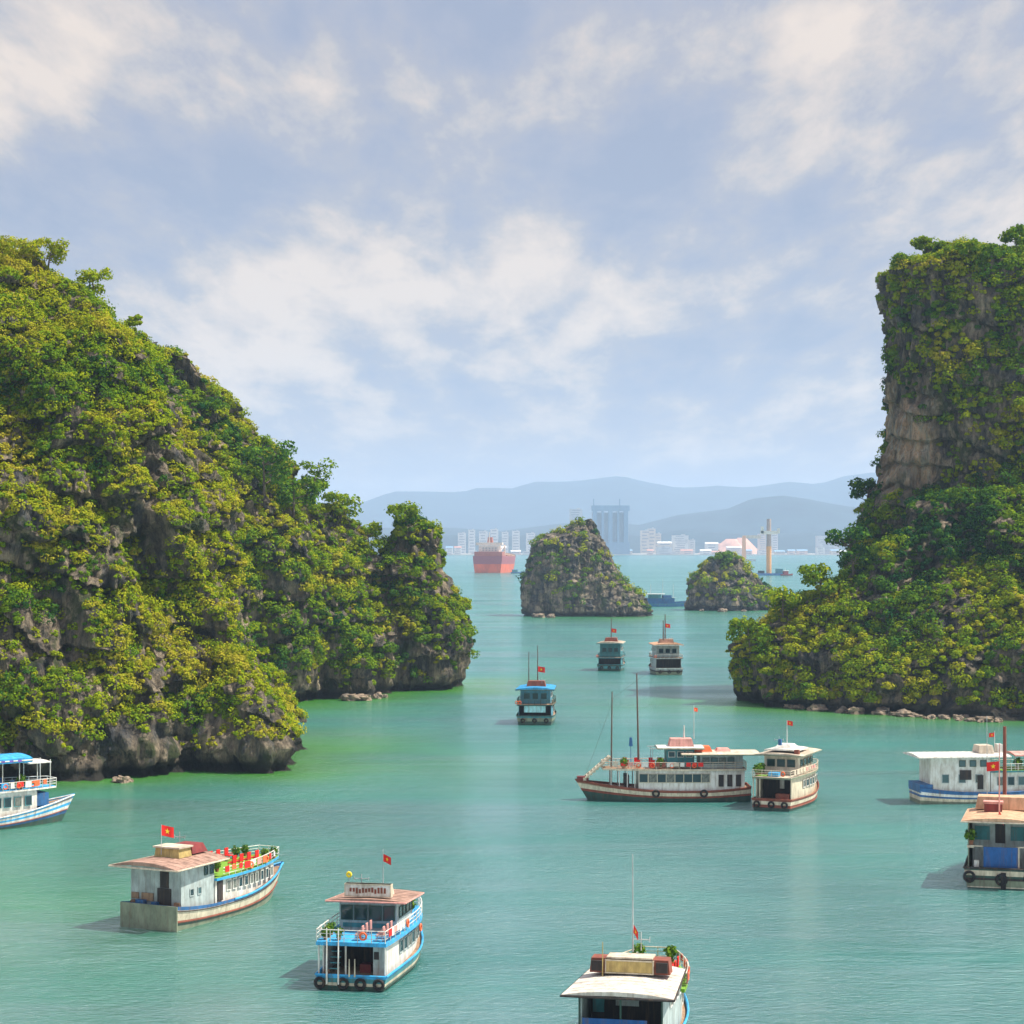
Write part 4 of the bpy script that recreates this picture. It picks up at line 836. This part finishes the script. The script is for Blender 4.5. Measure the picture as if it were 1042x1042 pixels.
cloths(b, .04, .28, 6, 4.75, -1, [RED, PINK, WHITE, PINK]); cloths(b, .05, .22, 2, 4.75, 1, [WHITE, OLIVE]); crates(b, [(.9, 2.2, 1.0, .6), (3.2, -1.6, 1.0, .8)], 'small crate on the dark stern deck of the sky blue boat', 'crates on the sky blue boat', DECKW)

# D: the boat cut by the bottom edge
h = Hull(19, 6.6, 1.4, 1.4, 2.9, .93, 3.0, 1.8)
b = Boat('tour_boat', 'tour boat with broad cream roof and green edged deck, cut by the bottom edge', 630, 1088, 12, h, [(.18, SKYB), (.36, BLUE), (.48, CREAM), (1.0, DKGREEN)])
b.wale(.04, SKYB, .09)
cb = b.shell(.05, .50, .90, lambda u: h.z(u)-.28, 4.8, GREY, 'cabin', open_stern=True); b.windows(cb, .18, .48, 4, .90, 3.9, 1.0, 1.0, WHITE)
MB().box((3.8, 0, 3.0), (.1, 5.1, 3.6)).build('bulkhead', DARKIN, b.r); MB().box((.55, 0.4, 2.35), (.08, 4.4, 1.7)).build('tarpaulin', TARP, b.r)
MB().box((3.6, 2.0, 3.7), (.1, .8, 1.5)).build('door', TEAL, b.r); MB().box((3.6, 0, 3.9), (.1, 1.6, .9)).build('locker', GREY, b.r)
cf = b.shell(.505, .86, .90, lambda u: h.z(u)-.28, 3.4, WHITE, 'bow_cabin', kf=.8); b.windows(cf, .53, .84, 5, .88, 2.6, 1.0, .9, WHITE)
sl, out = b.slab(.46, .92, 1.0, 3.66, TURF, TURF, .26); rail(b.r, out[1:-1], 0, .95, .035, 1.1, 2, ROOFC, True)
roof_slab(b.r, -.9, 9.2, 7.6, 6.6, 4.85, ROOFW, .14, .34, trim=DARKIN)
signboard(b, 4.7, 5.45, 3.3, .95, YELB, CREAM, .5, None); MB().box((5.3, 0, 5.95), (1.4, 5.6, 1.0), top=.96).build('wheelhouse_top', BROWN, b.r); MB().box((5.3, 0, 6.52), (1.6, 3.2, .12)).build('lid', ROOFC, b.r)
[MB().box((4.5, y, 5.95), (.2, .8, .7)).build('locker_door', DARKIN, b.r) for y in (2.25, -2.25)]; b.mast(4.4, 1.85, 5.2, 7.6, .05, YELB, 'flagpole')
b.mast(5.5, -.1, 6.8, 13.6, .06, STEEL, lean=-.03); star_flag(b.r, 5.42, -.1, 8.2, .8, -PI/2, .75); antenna(b, 6.0, -.6, 6.8, 1.3)
b.posts([(.6, 2.8), (.6, -2.8), (.6, 0)], 1.1, 4.8, .07, DKGREEN)
b.chairs([(h.pt(u, 0, 1)[0], y, 3.68, a) for u in (.60, .67, .74) for y, a in ((-1.8, PI/2), (.3, -PI/2))], 'red deck chair on the green deck of the bottom edge boat', 'chairs on the bottom edge boat')
b.buoys([(h.pt(u, 0, 1)[0], -h.w(u)-.05, 4.2) for u in (.56, .66, .78)]); b.plants([(h.pt(.86, 0, 1)[0], -1.2, 3.68), (h.pt(.86, 0, 1)[0], 1.2, 3.68)], 'potted plant at the bow of the bottom edge boat', 'plants on the bottom edge boat', 1.1)

cloths(b, .50, .90, 9, 4.6, -1, [RED, PINK, WHITE, BROWN], 1.0, .7)

# E: the long two masted boat lying across the channel
h = Hull(21.8, 6.2, 2.1, 1.55, 2.9, .8, 3.2, 2.2)
b = Boat('sailing_boat', 'long cream and brown tour boat with two tall bare masts, lying across the channel', 762, 813.5, -91, h, [(.14, BROWN), (.34, CREAM), (.44, BROWN), (1.0, DKGREEN)])
b.wale(.03, BROWN, .09); b.wale(.42, BROWN, .09)
cb = b.shell(.04, .70, .90, lambda u: h.z(u)-.28, 4.25, WHITE, 'cabin', kf=.90); b.windows(cb, .26, .70, 8, .90, 3.25, 1.25, 1.25, CREAM)
for u in (.08, .135, .19): MB().box((h.pt(u, 0, 1)[0], h.w(u)*.9+.05, 2.9), (.7, .08, 1.6)).build('door', DARKIN, b.r)
for u in (.72, .76, .80, .84):
    for sd in (1, -1): MB().tube([(h.pt(u, 0, 1)[0], sd*h.w(u)*.85, h.z(u)-.3), (h.pt(u, 0, 1)[0], sd*h.w(u)*.85, 4.25)], .07, 6).build('post', WHITE, b.r)
MB().box((h.pt(.76, 0, 1)[0], 0, 2.7), (.6, 3.2, 1.6)).build('counter', DARKIN, b.r)
sl, out = b.slab(.03, .88, .98, 4.5, DECKW, CREAM, .25); rail(b.r, [(x, y*.97, z) for x, y, z in out], 0, .9, .04, 1.2, 2, ROOFC)
cu = b.shell(.05, .32, .78, 4.5, 6.35, GREY, 'upper_house'); b.windows(cu, .10, .31, 4, .78, 5.6, .95, .8, DKGREEN)
roof_slab(b.r, -1.2, 9.6, 6.8, 6.6, 6.4, ROOFC, .14, .18, trim=OLIVE)
cw = MB().box((9.6, 0, 6.0), (3.8, 3.4, 2.0)).build('wheelhouse', TEAL, b.r)
for x in (8.4, 9.6, 10.8):
    for sd in (1, -1): window(cw, (x, sd*1.73, 6.4), .95, .8, 'y' if sd > 0 else 'y-', WHITE)
roof_slab(b.r, 6.4, 12.8, 4.8, 4.4, 7.1, WHITE, .22, .15, 'wheelhouse_roof', trim=OLIVE)
MB().box((9.4, 0, 7.95), (3.4, 2.6, 1.0), top=.85).build('roof_locker', PINK, b.r); MB().box((6.6, 0, 7.0), (3.0, 2.6, .8), top=.75).build('roof_locker', ORANGE, b.r); MB().box((3.6, 0, 6.85), (2.2, 2.4, .5), top=.7).build('roof_locker', PINK, b.r)
b.mast(19.0, .2, 2.2, 14.9, .14, WOODM, lean=-.01); b.mast(15.2, 0, 4.4, 17.4, .16, WOODM, lean=.02)
m = MB(); m.tube([(18.5, 0, 14.3), (22.6, 0, 3.2)], .02, 4).tube([(14.4, 0, 17.2), (18.4, 0, 14.2)], .02, 4); m.build('rigging', WOODM, b.r)
MB().box((16.3, .2, 8.0), (.5, .5, 1.2), top=.7).tube([(16.3, .2, 4.5), (16.3, .2, 7.4)], .04, 5).build('lantern', BLUE, b.r)
b.mast(7.6, .2, 8.4, 13.0, .05, WHITE, 'flagpole'); star_flag(b.r, 7.6, .2, 12.2, .7, -2.5, .2); b.mast(8.9, -.3, 8.4, 10.2, .14, WHITE, 'funnel')
MB().box((22.9, 0, 3.0), (1.6, 1.2, .5)).build('bow_platform', MAROON, b.r)
m = MB(); [m.tube([(22.6, y, 3.1), (19.2, y, 6.0)], .16, 6) for y in (-.9, .9)]; [m.box((19.3+i*.42, 0, 5.8-i*.36), (.42, 1.8, .34)) for i in range(9)]; m.build('bow_stairs', CREAM, b.r)
m = MB(); [m.tube([(x, sd*1.6, 4.5), (x, sd*1.6, 7.2)], .045, 5) for x in (11.4, 13.4) for sd in (1, -1)]; [m.tube([(10.9, sd*1.6, 7.2), (13.9, sd*1.6, 7.2)], .05, 5) for sd in (1, -1)]; m.build('awning_frame', STEEL, b.r)
b.tyres([(h.pt(u, 0, 1)[0], h.w(u)+.1, 1.2) for u in (.30, .60)], 'y', .42)
b.buoys([(h.pt(u, 0, 1)[0], h.w(u)*.95+.06, 5.0) for u in (.36, .50, .62, .70)])
b.chairs([(x, y, 4.5, a) for x in (12.2, 13.4, 15.4, 17.0) for y, a in ((1.4, -PI/2), (-1.4, PI/2))], 'red deck chair on the upper deck of the two masted boat', 'chairs on the two masted boat')
b.plants([(17.4, 2.1, 4.5), (12.4, 2.2, 4.5)], 'potted plant on the upper deck of the two masted boat', 'plants on the two masted boat', 1.2)

cloths(b, .30, .84, 14, 5.4, 1, [RED, PINK, WHITE, ROOFC, BROWN], .96, .6)

# F: the cream boat beside it, stern towards us
h = Hull(17.5, 6.0, 1.6, 1.5, 2.9, .9, 3.0, 1.8)
b = Boat('tour_boat', 'cream and brown tour boat with open dark stern, just right of the two masted boat', 785, 825, 25, h, [(.16, BROWN), (.36, CREAM), (.48, BROWN), (1.0, DKGREEN)])
b.wale(.04, BROWN, .09); b.wale(.5, BROWN, .08)
cb = b.shell(.06, .84, .90, lambda u: h.z(u)-.28, 4.2, CREAM, 'cabin', open_stern=True, kf=.8); b.windows(cb, .30, .80, 6, .88, 3.1, 1.1, 1.0, WHITE)
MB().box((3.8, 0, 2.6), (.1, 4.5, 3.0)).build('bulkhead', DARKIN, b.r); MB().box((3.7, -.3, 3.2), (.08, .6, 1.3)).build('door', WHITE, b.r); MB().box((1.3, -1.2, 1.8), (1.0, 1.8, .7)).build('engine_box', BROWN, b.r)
sl, out = b.slab(.0, .90, .99, 4.4, ROOFC, OLIVE, .25); rail(b.r, [(x, y*.98, z) for x, y, z in out], 0, .9, .04, 1.2, 2, CREAM)
cu = b.shell(.24, .66, .80, 4.4, 6.8, ROOFC, 'upper_house', kf=.76); b.windows(cu, .28, .64, 4, .79, 5.9, 1.2, .95, OLIVE)
for y in (-1.4, 0, 1.4): window(b.r, (h.pt(.24, 0, 1)[0]-.04, y, 5.9), 1.1, 1.0, 'x-', DKGREEN)
roof_slab(b.r, 3.0, 13.0, 6.6, 6.0, 6.9, ROOFC, .16, .22, trim=OLIVE); roof_slab(b.r, 4.0, 9.6, 4.6, 4.2, 7.5, WHITE, .14, .12, 'wheelhouse_roof')
MB().box((6.6, 0, 7.9), (3.0, 3.4, .8), top=.5).build('roof_locker', WHITE, b.r); MB().box((4.2, -2.2, 7.4), (.6, .6, .7)).build('loudhailer', BROWN, b.r)
b.mast(6.8, 0, 8.2, 11.4, .07, WHITE); star_flag(b.r, 6.8, 0, 10.8, .85, -1.3, .2); antenna(b, 5.2, .6, 8.2, 1.2); MB().box((5.0, .4, 8.6), (.4, .4, .8)).build('lamp', BLUE, b.r)
b.posts([(.3, 2.6), (.3, 1.7), (.3, -2.6)], 1.4, 4.2, .08, CREAM); b.plants([(.8, 2.2, 4.4), (1.9, 2.3, 4.4), (3.0, 2.3, 4.4)], 'potted plant on the stern deck of the boat beside the two masted one', 'plants on the cream and brown boat', 1.2)
MB().box((1.2, .0, 4.7), (1.0, 1.4, .5)).build('cool_box', SKYB, b.r); MB().box((1.2, 1.6, 4.48), (1.4, 1.6, .1)).build('mat', TURF, b.r)
b.buoys([(-.1, -1.6, 4.9)], 'x'); b.tyres([(-.14, y, .8) for y in (2.0, 0, -1.8)])

cloths(b, .05, .6, 8, 5.3, -1, [CREAM, PINK, ROOFC], .97, .6)

# A: the blue and white boat at the left edge, bow towards the right
h = Hull(22, 6.4, 1.8, 1.5, 3.4, .9, 3.0, 2.2)
b = Boat('tour_boat', 'blue and white striped tour boat with light blue canopy, cut off by the left edge', -112, 851, 52, h, [(.14, SKYB), (.24, WHITE), (.34, SKYB), (.46, WHITE), (.58, BLUE), (1.0, DKGREEN)])
b.wale(.04, WHITE, .09); b.wale(.46, BROWN, .07)
cb = b.shell(.06, .80, .90, lambda u: h.z(u)-.28, 4.4, WHITE, 'cabin', kf=.84); b.windows(cb, .30, .78, 8, .88, 3.25, 1.0, 1.25, TEAL)
MB().box((h.pt(.83, 0, 1)[0], 0, 3.2), (1.6, 3.6, 1.6)).build('bow_locker', BLUE, b.r)
sl, out = b.slab(.0, .90, .99, 4.7, SKYB, WHITE, .22); rail(b.r, [(x, y*.98, z) for x, y, z in out], 0, 1.0, .04, 1.1, 2, WHITE)
cu = b.shell(.10, .42, .8, 4.7, 7.9, TEAL, 'upper_house'); b.windows(cu, .14, .40, 4, .8, 6.1, 1.2, 1.0, WHITE)
b.posts([(h.pt(u, 0, 1)[0], sd*h.w(u)*.88) for u in (.50, .60, .70, .80, .87) for sd in (1, -1)], 4.7, 8.1, .06)
roof_slab(b.r, .5, 17.0, 6.6, 6.2, 8.1, SKYB, .55, .3, 'canopy', trim=WHITE); roof_slab(b.r, 16.6, 19.9, 5.2, 4.6, 7.8, WHITE, .12, .08, 'bow_canopy')
m = MB(); [m.box((2+i*1.1, sd*3.34, 8.38), (.5, .05, .24)) for i in range(13) for sd in (1, -1)]; m.build('canopy_marks', M('violet_paint', (.16, .10, .42)), b.r)
b.mast(13.2, 0, 7.9, 12.2, .09, WHITE); MB().tube([(13.2, -1.0, 9.9), (13.2, 1.0, 9.9)], .06, 5).build('yard', WHITE, b.r); star_flag(b.r, 13.2, 0, 11.0, 1.1, -.8, .8)
b.buoys([(h.pt(u, 0, 1)[0], -h.w(u)*.98-.06, 5.25) for u in (.45, .53, .61, .69, .77)])
b.chairs([(x, y, 4.72, a) for x in (11.5, 13.2, 14.9) for y, a in ((1.5, -PI/2), (-1.5, PI/2))], 'blue deck chair under the canopy of the left edge boat', 'chairs on the left edge boat', BLUE)
b.plants([(12.3, -2.2, 4.72), (16.0, -2.0, 4.72), (10.5, -2.2, 4.72)], 'potted plant under the canopy of the left edge boat', 'plants on the left edge boat', 1.4)

cloths(b, .40, .86, 10, 5.7, -1, [RED, SKYB, PINK, ORANGE, WHITE], .98, .7)

# G: the pale boat near the right edge
h = Hull(23, 6.0, 2.3, 1.6, 2.9, .9, 3.2, 2.0)
b = Boat('tour_boat', 'pale boat with long flat white roof and dark blue stern, under the right hill', 931, 816, 84, h, [(.20, BLUE), (.34, WHITE), (.44, BLUE), (.60, CREAM), (1.0, OLIVE)])
b.wale(.04, BLUE, .09); b.wale(.40, BLUE, .08); MB().box((.8, 0, 2.1), (1.8, 5.3, 1.1)).build('stern_locker', BLUE, b.r)
cb = b.shell(.06, .42, .90, lambda u: h.z(u)-.28, 6.2, WHITE, 'cabin'); b.windows(cb, .10, .40, 3, .90, 3.4, 1.0, 1.2, GREY); b.windows(cb, .22, .41, 3, .90, 5.45, .9, .9, DKGREEN)
MB().box((h.pt(.27, 0, 1)[0], -h.w(.27)*.9-.08, 3.9), (1.6, .1, 1.3)).build('hatch', DARKIN, b.r); MB().box((h.pt(.36, 0, 1)[0], -h.w(.36)*.9-.08, 2.9), (.8, .1, 1.9)).build('door', DARKIN, b.r)
cf = b.shell(.425, .86, .9, lambda u: h.z(u)-.28, 4.2, WHITE, 'bow_cabin', kf=.8); b.windows(cf, .45, .84, 6, .88, 3.0, 1.0, 1.2, GREY)
sl, out = b.slab(.42, .92, .98, 4.45, TURF, TEAL, .26); rail(b.r, out[1:-1], 0, .9, .04, 1.2, 2, WHITE, True)
roof_slab(b.r, -.6, 12.4, 7.0, 6.6, 6.25, WHITE, .22, .2, trim=WHITE); MB().box((9.6, 0, 7.2), (2.2, 2.8, 1.0), top=.85).build('wheelhouse_top', ROOFC, b.r); roof_slab(b.r, 13.2, 17.6, 5.0, 4.6, 6.3, PINK, .16, .3, 'awning'); b.posts([(13.4, 2.1), (13.4, -2.1), (17.2, 2.0), (17.2, -2.0)], 4.45, 6.4)
b.mast(11.2, 0, 6.6, 9.6, .05, WHITE, 'flagpole'); star_flag(b.r, 11.2, 0, 8.8, .8, PI, .15); MB().box((11.8, 0, 7.1), (.7, 1.2, 1.4)).build('funnel', WHITE, b.r)
b.plants([(13.8, -1.9, 4.45), (15.6, -1.9, 4.45), (18.2, -1.4, 4.45)], 'potted plant on the bow deck of the pale boat under the right hill', 'plants on the pale boat', 1.3)
b.chairs([(x, -.6, 4.46, PI/2) for x in (14.4, 16.2)], 'deck chair under the pink awning of the pale boat', 'chairs on the pale boat', ROOFC)

# H: the boat at the right edge with peach roof and red mast
h = Hull(19, 7.2, 2.2, 1.8, 3.0, .98, 3.0, 1.8)
b = Boat('tour_boat', 'boat with peach roof, blue tarpaulin and red brown mast, at the right edge', 1017, 905, 15, h, [(.12, DKGREEN), (.30, CREAM), (.40, DKGREEN), (.68, OLIVE), (.72, CREAM), (1.0, DKGREEN)])
b.wale(.04, DARKIN, .10); b.wale(.42, DARKIN, .11)
cb = b.shell(.05, .48, .9, lambda u: h.z(u)-.28, 6.6, OLIVE, 'cabin', open_stern=True); b.windows(cb, .16, .46, 4, .9, 5.3, 1.0, 1.0, GREY)
MB().box((3.0, 0, 4.2), (.1, 5.6, 4.8)).build('bulkhead', GREY, b.r); MB().box((2.9, .0, 5.4), (.08, 1.0, 2.2)).build('door', DARKIN, b.r); MB().box((2.88, 1.8, 5.3), (.08, 1.5, 1.4)).box((2.88, -1.8, 5.3), (.08, 1.5, 1.4)).build('window_shutter', TEAL, b.r)
MB().box((.55, -.1, 3.1), (.10, 3.4, 2.2)).build('tarpaulin', TARP, b.r); MB().box((.58, -1.9, 3.1), (.14, .14, 2.3)).box((.6, -2.3, 4.25), (.1, 1.2, .12)).box((.6, 2.3, 4.25), (.1, 1.2, .12)).build('stern_frame', ROOFC, b.r); MB().box((.9, 2.3, 2.4), (.6, .5, .7)).build('water_tank', WHITE, b.r)
cf = b.shell(.485, .86, .9, lambda u: h.z(u)-.28, 4.4, WHITE, 'bow_cabin', kf=.8); b.windows(cf, .5, .84, 5, .88, 3.2, 1.0, 1.1, GREY); sl, out = b.slab(.48, .92, .98, 4.65, DECKW, CREAM, .26); rail(b.r, out[1:-1], 0, .9, .04, 1.2, 2, ROOFC, True)
roof_slab(b.r, -.3, 9.8, 7.6, 7.2, 6.7, ROOFP, .18, .35, trim=ROOFC); MB().box((8.2, 0, 7.9), (2.6, 5.4, 1.3), top=.9).build('wheelhouse_top', ROOFP, b.r); MB().box((5.6, .8, 7.6), (1.0, 1.8, .8)).build('roof_locker', MAROON, b.r); MB().box((5.8, .8, 8.15), (1.4, 2.0, .24)).build('liferaft', PINK, b.r)
MB().tube([(11.6, -.2, 4.6), (11.6, -.2, 15.6)], [.24, .17], 8).build('mast', BROWN, b.r); b.mast(3.0, .1, 7.2, 14.6, .09, PINK, 'flagpole'); star_flag(b.r, 3.0, .1, 11.8, 1.3, PI/2+.3, .1); star_flag(b.r, 2.9, .1, 6.9, 1.0, -PI/2, .8)
b.mast(10.8, 1.6, 8.4, 16.8, .05, STEEL, 'flagpole', -.1)
b.tyres([(-.16, -.2, 1.0), (-.16, 3.0, 1.2), (-.16, -3.0, 1.2)], 'x', .5); MB().box((-.14, -.4, .6), (.16, .5, 2.2)).build('rudder', BLACKR, b.r); b.plants([(1.2, 2.9, 4.3)], 'potted plant at the stern of the peach roofed boat', None, 1.3)
MB().box((1.2, 2.9, 4.15), (1.0, .7, .24)).build('shelf', ROOFC, b.r)

# I, J, K: three boats seen from astern farther up the channel
def far_boat(name, label, px, py, head, Lh, Bm, hullb, roofm, topm, faces, masts, flagz, upz, roofz, tarp=None, edge=WHITE):
    h = Hull(Lh, Bm, 1.9, 1.8, 3.2, .92, 3.0, 1.8); b = Boat(name, label, px, py, head, h, hullb); b.wale(.04, edge, .09)
    cb = b.shell(.06, .84, .9, lambda u: h.z(u)-.28, upz-.25, faces, 'cabin', open_stern=True, kf=.8); b.windows(cb, .3, .8, 6, .88, upz-1.3, 1.1, 1.1, WHITE)
    MB().box((2.6, 0, upz/2+.8), (.1, Bm*.8, upz-1.4)).build('bulkhead', DARKIN, b.r)
    sl, out = b.slab(.0, .9, .99, upz, DECKW, edge, .25); rail(b.r, [(x, y*.98, z) for x, y, z in out], 0, .9, .045, 1.2, 2, edge)
    cu = b.shell(.14, .62, .8, upz, roofz, faces, 'upper_house', kf=.76); b.windows(cu, .18, .6, 4, .79, (upz+roofz)/2+.3, 1.2, .9, WHITE)
    for y in (-Bm*.22, 0, Bm*.22): window(b.r, (h.pt(.14, 0, 1)[0]-.04, y, (upz+roofz)/2+.2), 1.2, 1.2, 'x-', TEAL)
    roof_slab(b.r, .6, 12.5, Bm*1.0, Bm*.95, roofz+.05, roofm, .3, .35, trim=edge); MB().box((6.0, 0, roofz+1.15), (2.6, Bm*.5, 1.1), top=.85).build('wheelhouse_top', topm, b.r)
    if tarp: MB().box((.5, 0, (upz+1.6)/2+.3), (.1, Bm*.55, 1.3)).build('tarpaulin', tarp, b.r)
    for (x, y, z, r) in masts: b.mast(x, y, roofz+.3, z, r, WOODM)
    x, y = masts[-1][:2]; star_flag(b.r, x, y, flagz, 1.5, -PI/2+.2, .15); b.tyres([(-.16, y, .9) for y in (-Bm*.3, 0, Bm*.3)]); b.buoys([(-.08, Bm*.46, upz+.4)], 'x'); antenna(b, 4.2, -1.2, roofz+1.2, 1.2)
    return b
SKYB2 = M('faded_blue_paint', (.09, .28, .38)); WHT = M('pale_canvas', (.40, .74, .80), .6)
b = far_boat('tour_boat', 'small dark teal boat with sky blue roof and two thin masts', 544, 738, 4, 18, 7.6, [(.2, TEAL), (.45, OLIVE), (1.0, DKGREEN)], SKYB, BROWN, SKYB2, [(6, 1.5, 14, .12), (7, -.2, 15.2, .13)], 10.0, 4.0, 6.6, WHT, DKGREEN)
b.buoys([(-.1, 2.9, 4.4)], 'x')
b = far_boat('tour_boat', 'distant boat with cream roof and teal stern, left of the far pair', 620, 683, 8, 19, 7.4, [(.2, DKGREEN), (.45, TEAL), (1.0, DKGREEN)], ROOFC, BROWN, TEAL, [(6, 0, 14.5, .17)], 10.6, 3.8, 7.4, None, TEAL)
b = far_boat('tour_boat', 'distant boat with cream roof and grey stern, right of the far pair', 681, 687, -4, 20, 8.2, [(.25, GREY), (.4, DARKIN), (1.0, OLIVE)], ROOFP, ROOFT, GREY, [(5, .9, 14.6, .2), (7, .1, 16.2, .2)], 12.6, 4.6, 7.8, None, GREY)

# the dark junk between the islets
h = Hull(24, 6.5, 3.2, 2.4, 3.4, .8, 2.6, 2.4)
b = Boat('junk_boat', 'dark blue boat with bare masts emerging from behind the pointed islet', 655, 617.2, 86, h, [(.3, BLUE), (.4, TEAL), (1.0, BLUE)])
b.shell(.08, .72, .9, 2.2, 4.8, BLUE, 'cabin'); b.slab(.04, .78, .98, 5.0, GREY, TEAL, .2); b.shell(.12, .4, .8, 5.0, 7.0, TEAL, 'upper_house'); roof_slab(b.r, .5, 12, 6.4, 6, 7.0, GREY, .2, .3); b.shell(.45, .66, .8, 5.0, 6.4, BLUE, 'wheelhouse')
for x, z in ((4, 13), (11, 16), (17, 13)): b.mast(x, 0, 4.5, z, .16, STEEL)

# the red ship lying at anchor, seen end on
h = Hull(150, 44, 21.5, 21, 25, .86, 3.4, 6, 3)
b = Boat('cargo_ship', 'big red cargo ship at anchor in front of the far shore', 496, 583, 9, h, [(.42, M('ship_maroon', (.30, .08, .10))), (1.0, M('ship_red', (.60, .10, .03), var=.35, scale=.08))], 'ship')
SW = M('ship_cream', (.70, .58, .52)); dk = MB().box((16, 0, 24), (20, 36, 6)).build('deckhouse', M('ship_brick', (.42, .15, .12)), b.r)
br = MB().box((17, 0, 31), (14, 26, 8)).box((17, 0, 37), (10, 34, 3.4)).build('bridge', SW, b.r)
m = MB(); [m.box((9.8, y, 31.5+k*2.5-2.5), (.3, 2.2, 1.2)) for y in (-9, -5, -1, 3, 7) for k in (0, 1)]; m.build('window_row', DARKW, br)
MB().box((22, 0, 42), (6, 7, 7), top=.8).build('funnel', M('ship_funnel', (.5, .16, .10)), b.r); MB().tube([(14, 0, 38), (14, 0, 52)], [.8, .4], 6).build('mast', SW, b.r)
for x in (50, 85, 120): MB().box((x, 0, 21), (24, 28, 2.5)).build('hatch_cover', M('hatch_red', (.40, .12, .09)), b.r); MB().tube([(x+16, 0, 20), (x+16, 0, 36)], 1.3, 6).tube([(x+16, 0, 35), (x+4, 3, 28)], .7, 5).build('deck_crane', SW, b.r)
h = Hull(16, 6, 1.8, 1.6, 2.6, .85); b = Boat('tug_boat', 'tiny dark launch beside the red ship', 520, 583.5, 80, h, [(.4, BLUE), (1.0, DKGREEN)]); b.shell(.1, .5, .7, 1.6, 4.4, TEAL, 'cabin'); roof_slab(b.r, 1, 9, 5, 4.6, 4.5, BLUE)

# the piling barge with its tall orange column
bx_, by_ = gp(785, 585.5); r = empty('piling_barge', (bx_, by_, 0)); tag(r, 'flat dark barge carrying a tall orange column with a white crossarm', 'barge')
MB().box((0, 0, .8), (36, 16, 3.4), top=.97).build('hull', BLUE, r); MB().tube([(-3, 0, 2), (-3, 0, 34)], 3.0, 12).build('column', M('column_orange', (.72, .36, .14)), r); MB().tube([(-3, 0, 34), (-3, 0, 66)], [2.8, 2.6], 12).build('column_upper', M('column_grey', (.40, .32, .30)), r)
MB().box((-3, -2, 50), (20, 3, 4)).box((-11, -2, 53), (3, 3, 8)).box((8, -2, 52), (3, 3, 6)).build('crossarm', WHITE, r); MB().box((9, 0, 5), (8, 7, 5.5)).build('deckhouse', TEAL, r); MB().box((-12, 0, 4), (7, 6, 3)).build('winch', BLACKR, r)
h = Hull(14, 5, 2, 1.8, 2.6, .85); b = Boat('tug_boat', 'small dark red tug lying at the right end of the piling barge', 795, 586, 70, h, [(.5, MAROON), (1.0, DKGREEN)]); b.shell(.2, .6, .7, 1.7, 5.6, MAROON, 'wheelhouse'); roof_slab(b.r, 2.4, 9, 4.4, 4, 5.7, WHITE); b.mast(5, 0, 5.8, 9.5, .2, WHITE)
# orange crane on the far side of the rounded islet
x_, y_ = gp(757, 571); r = empty('harbour_crane', (x_, y_, 0)); tag(r, 'small orange crane showing above the rounded islet', 'crane')
MB().box((0, 0, 2), (50, 24, 5)).build('pontoon', GREY, r); MB().box((0, 0, 30), (9, 9, 52), top=.8).build('tower', M('crane_orange', (.75, .36, .16)), r); MB().box((18, 0, 54), (40, 6, 7)).build('jib', ROOFC, r)
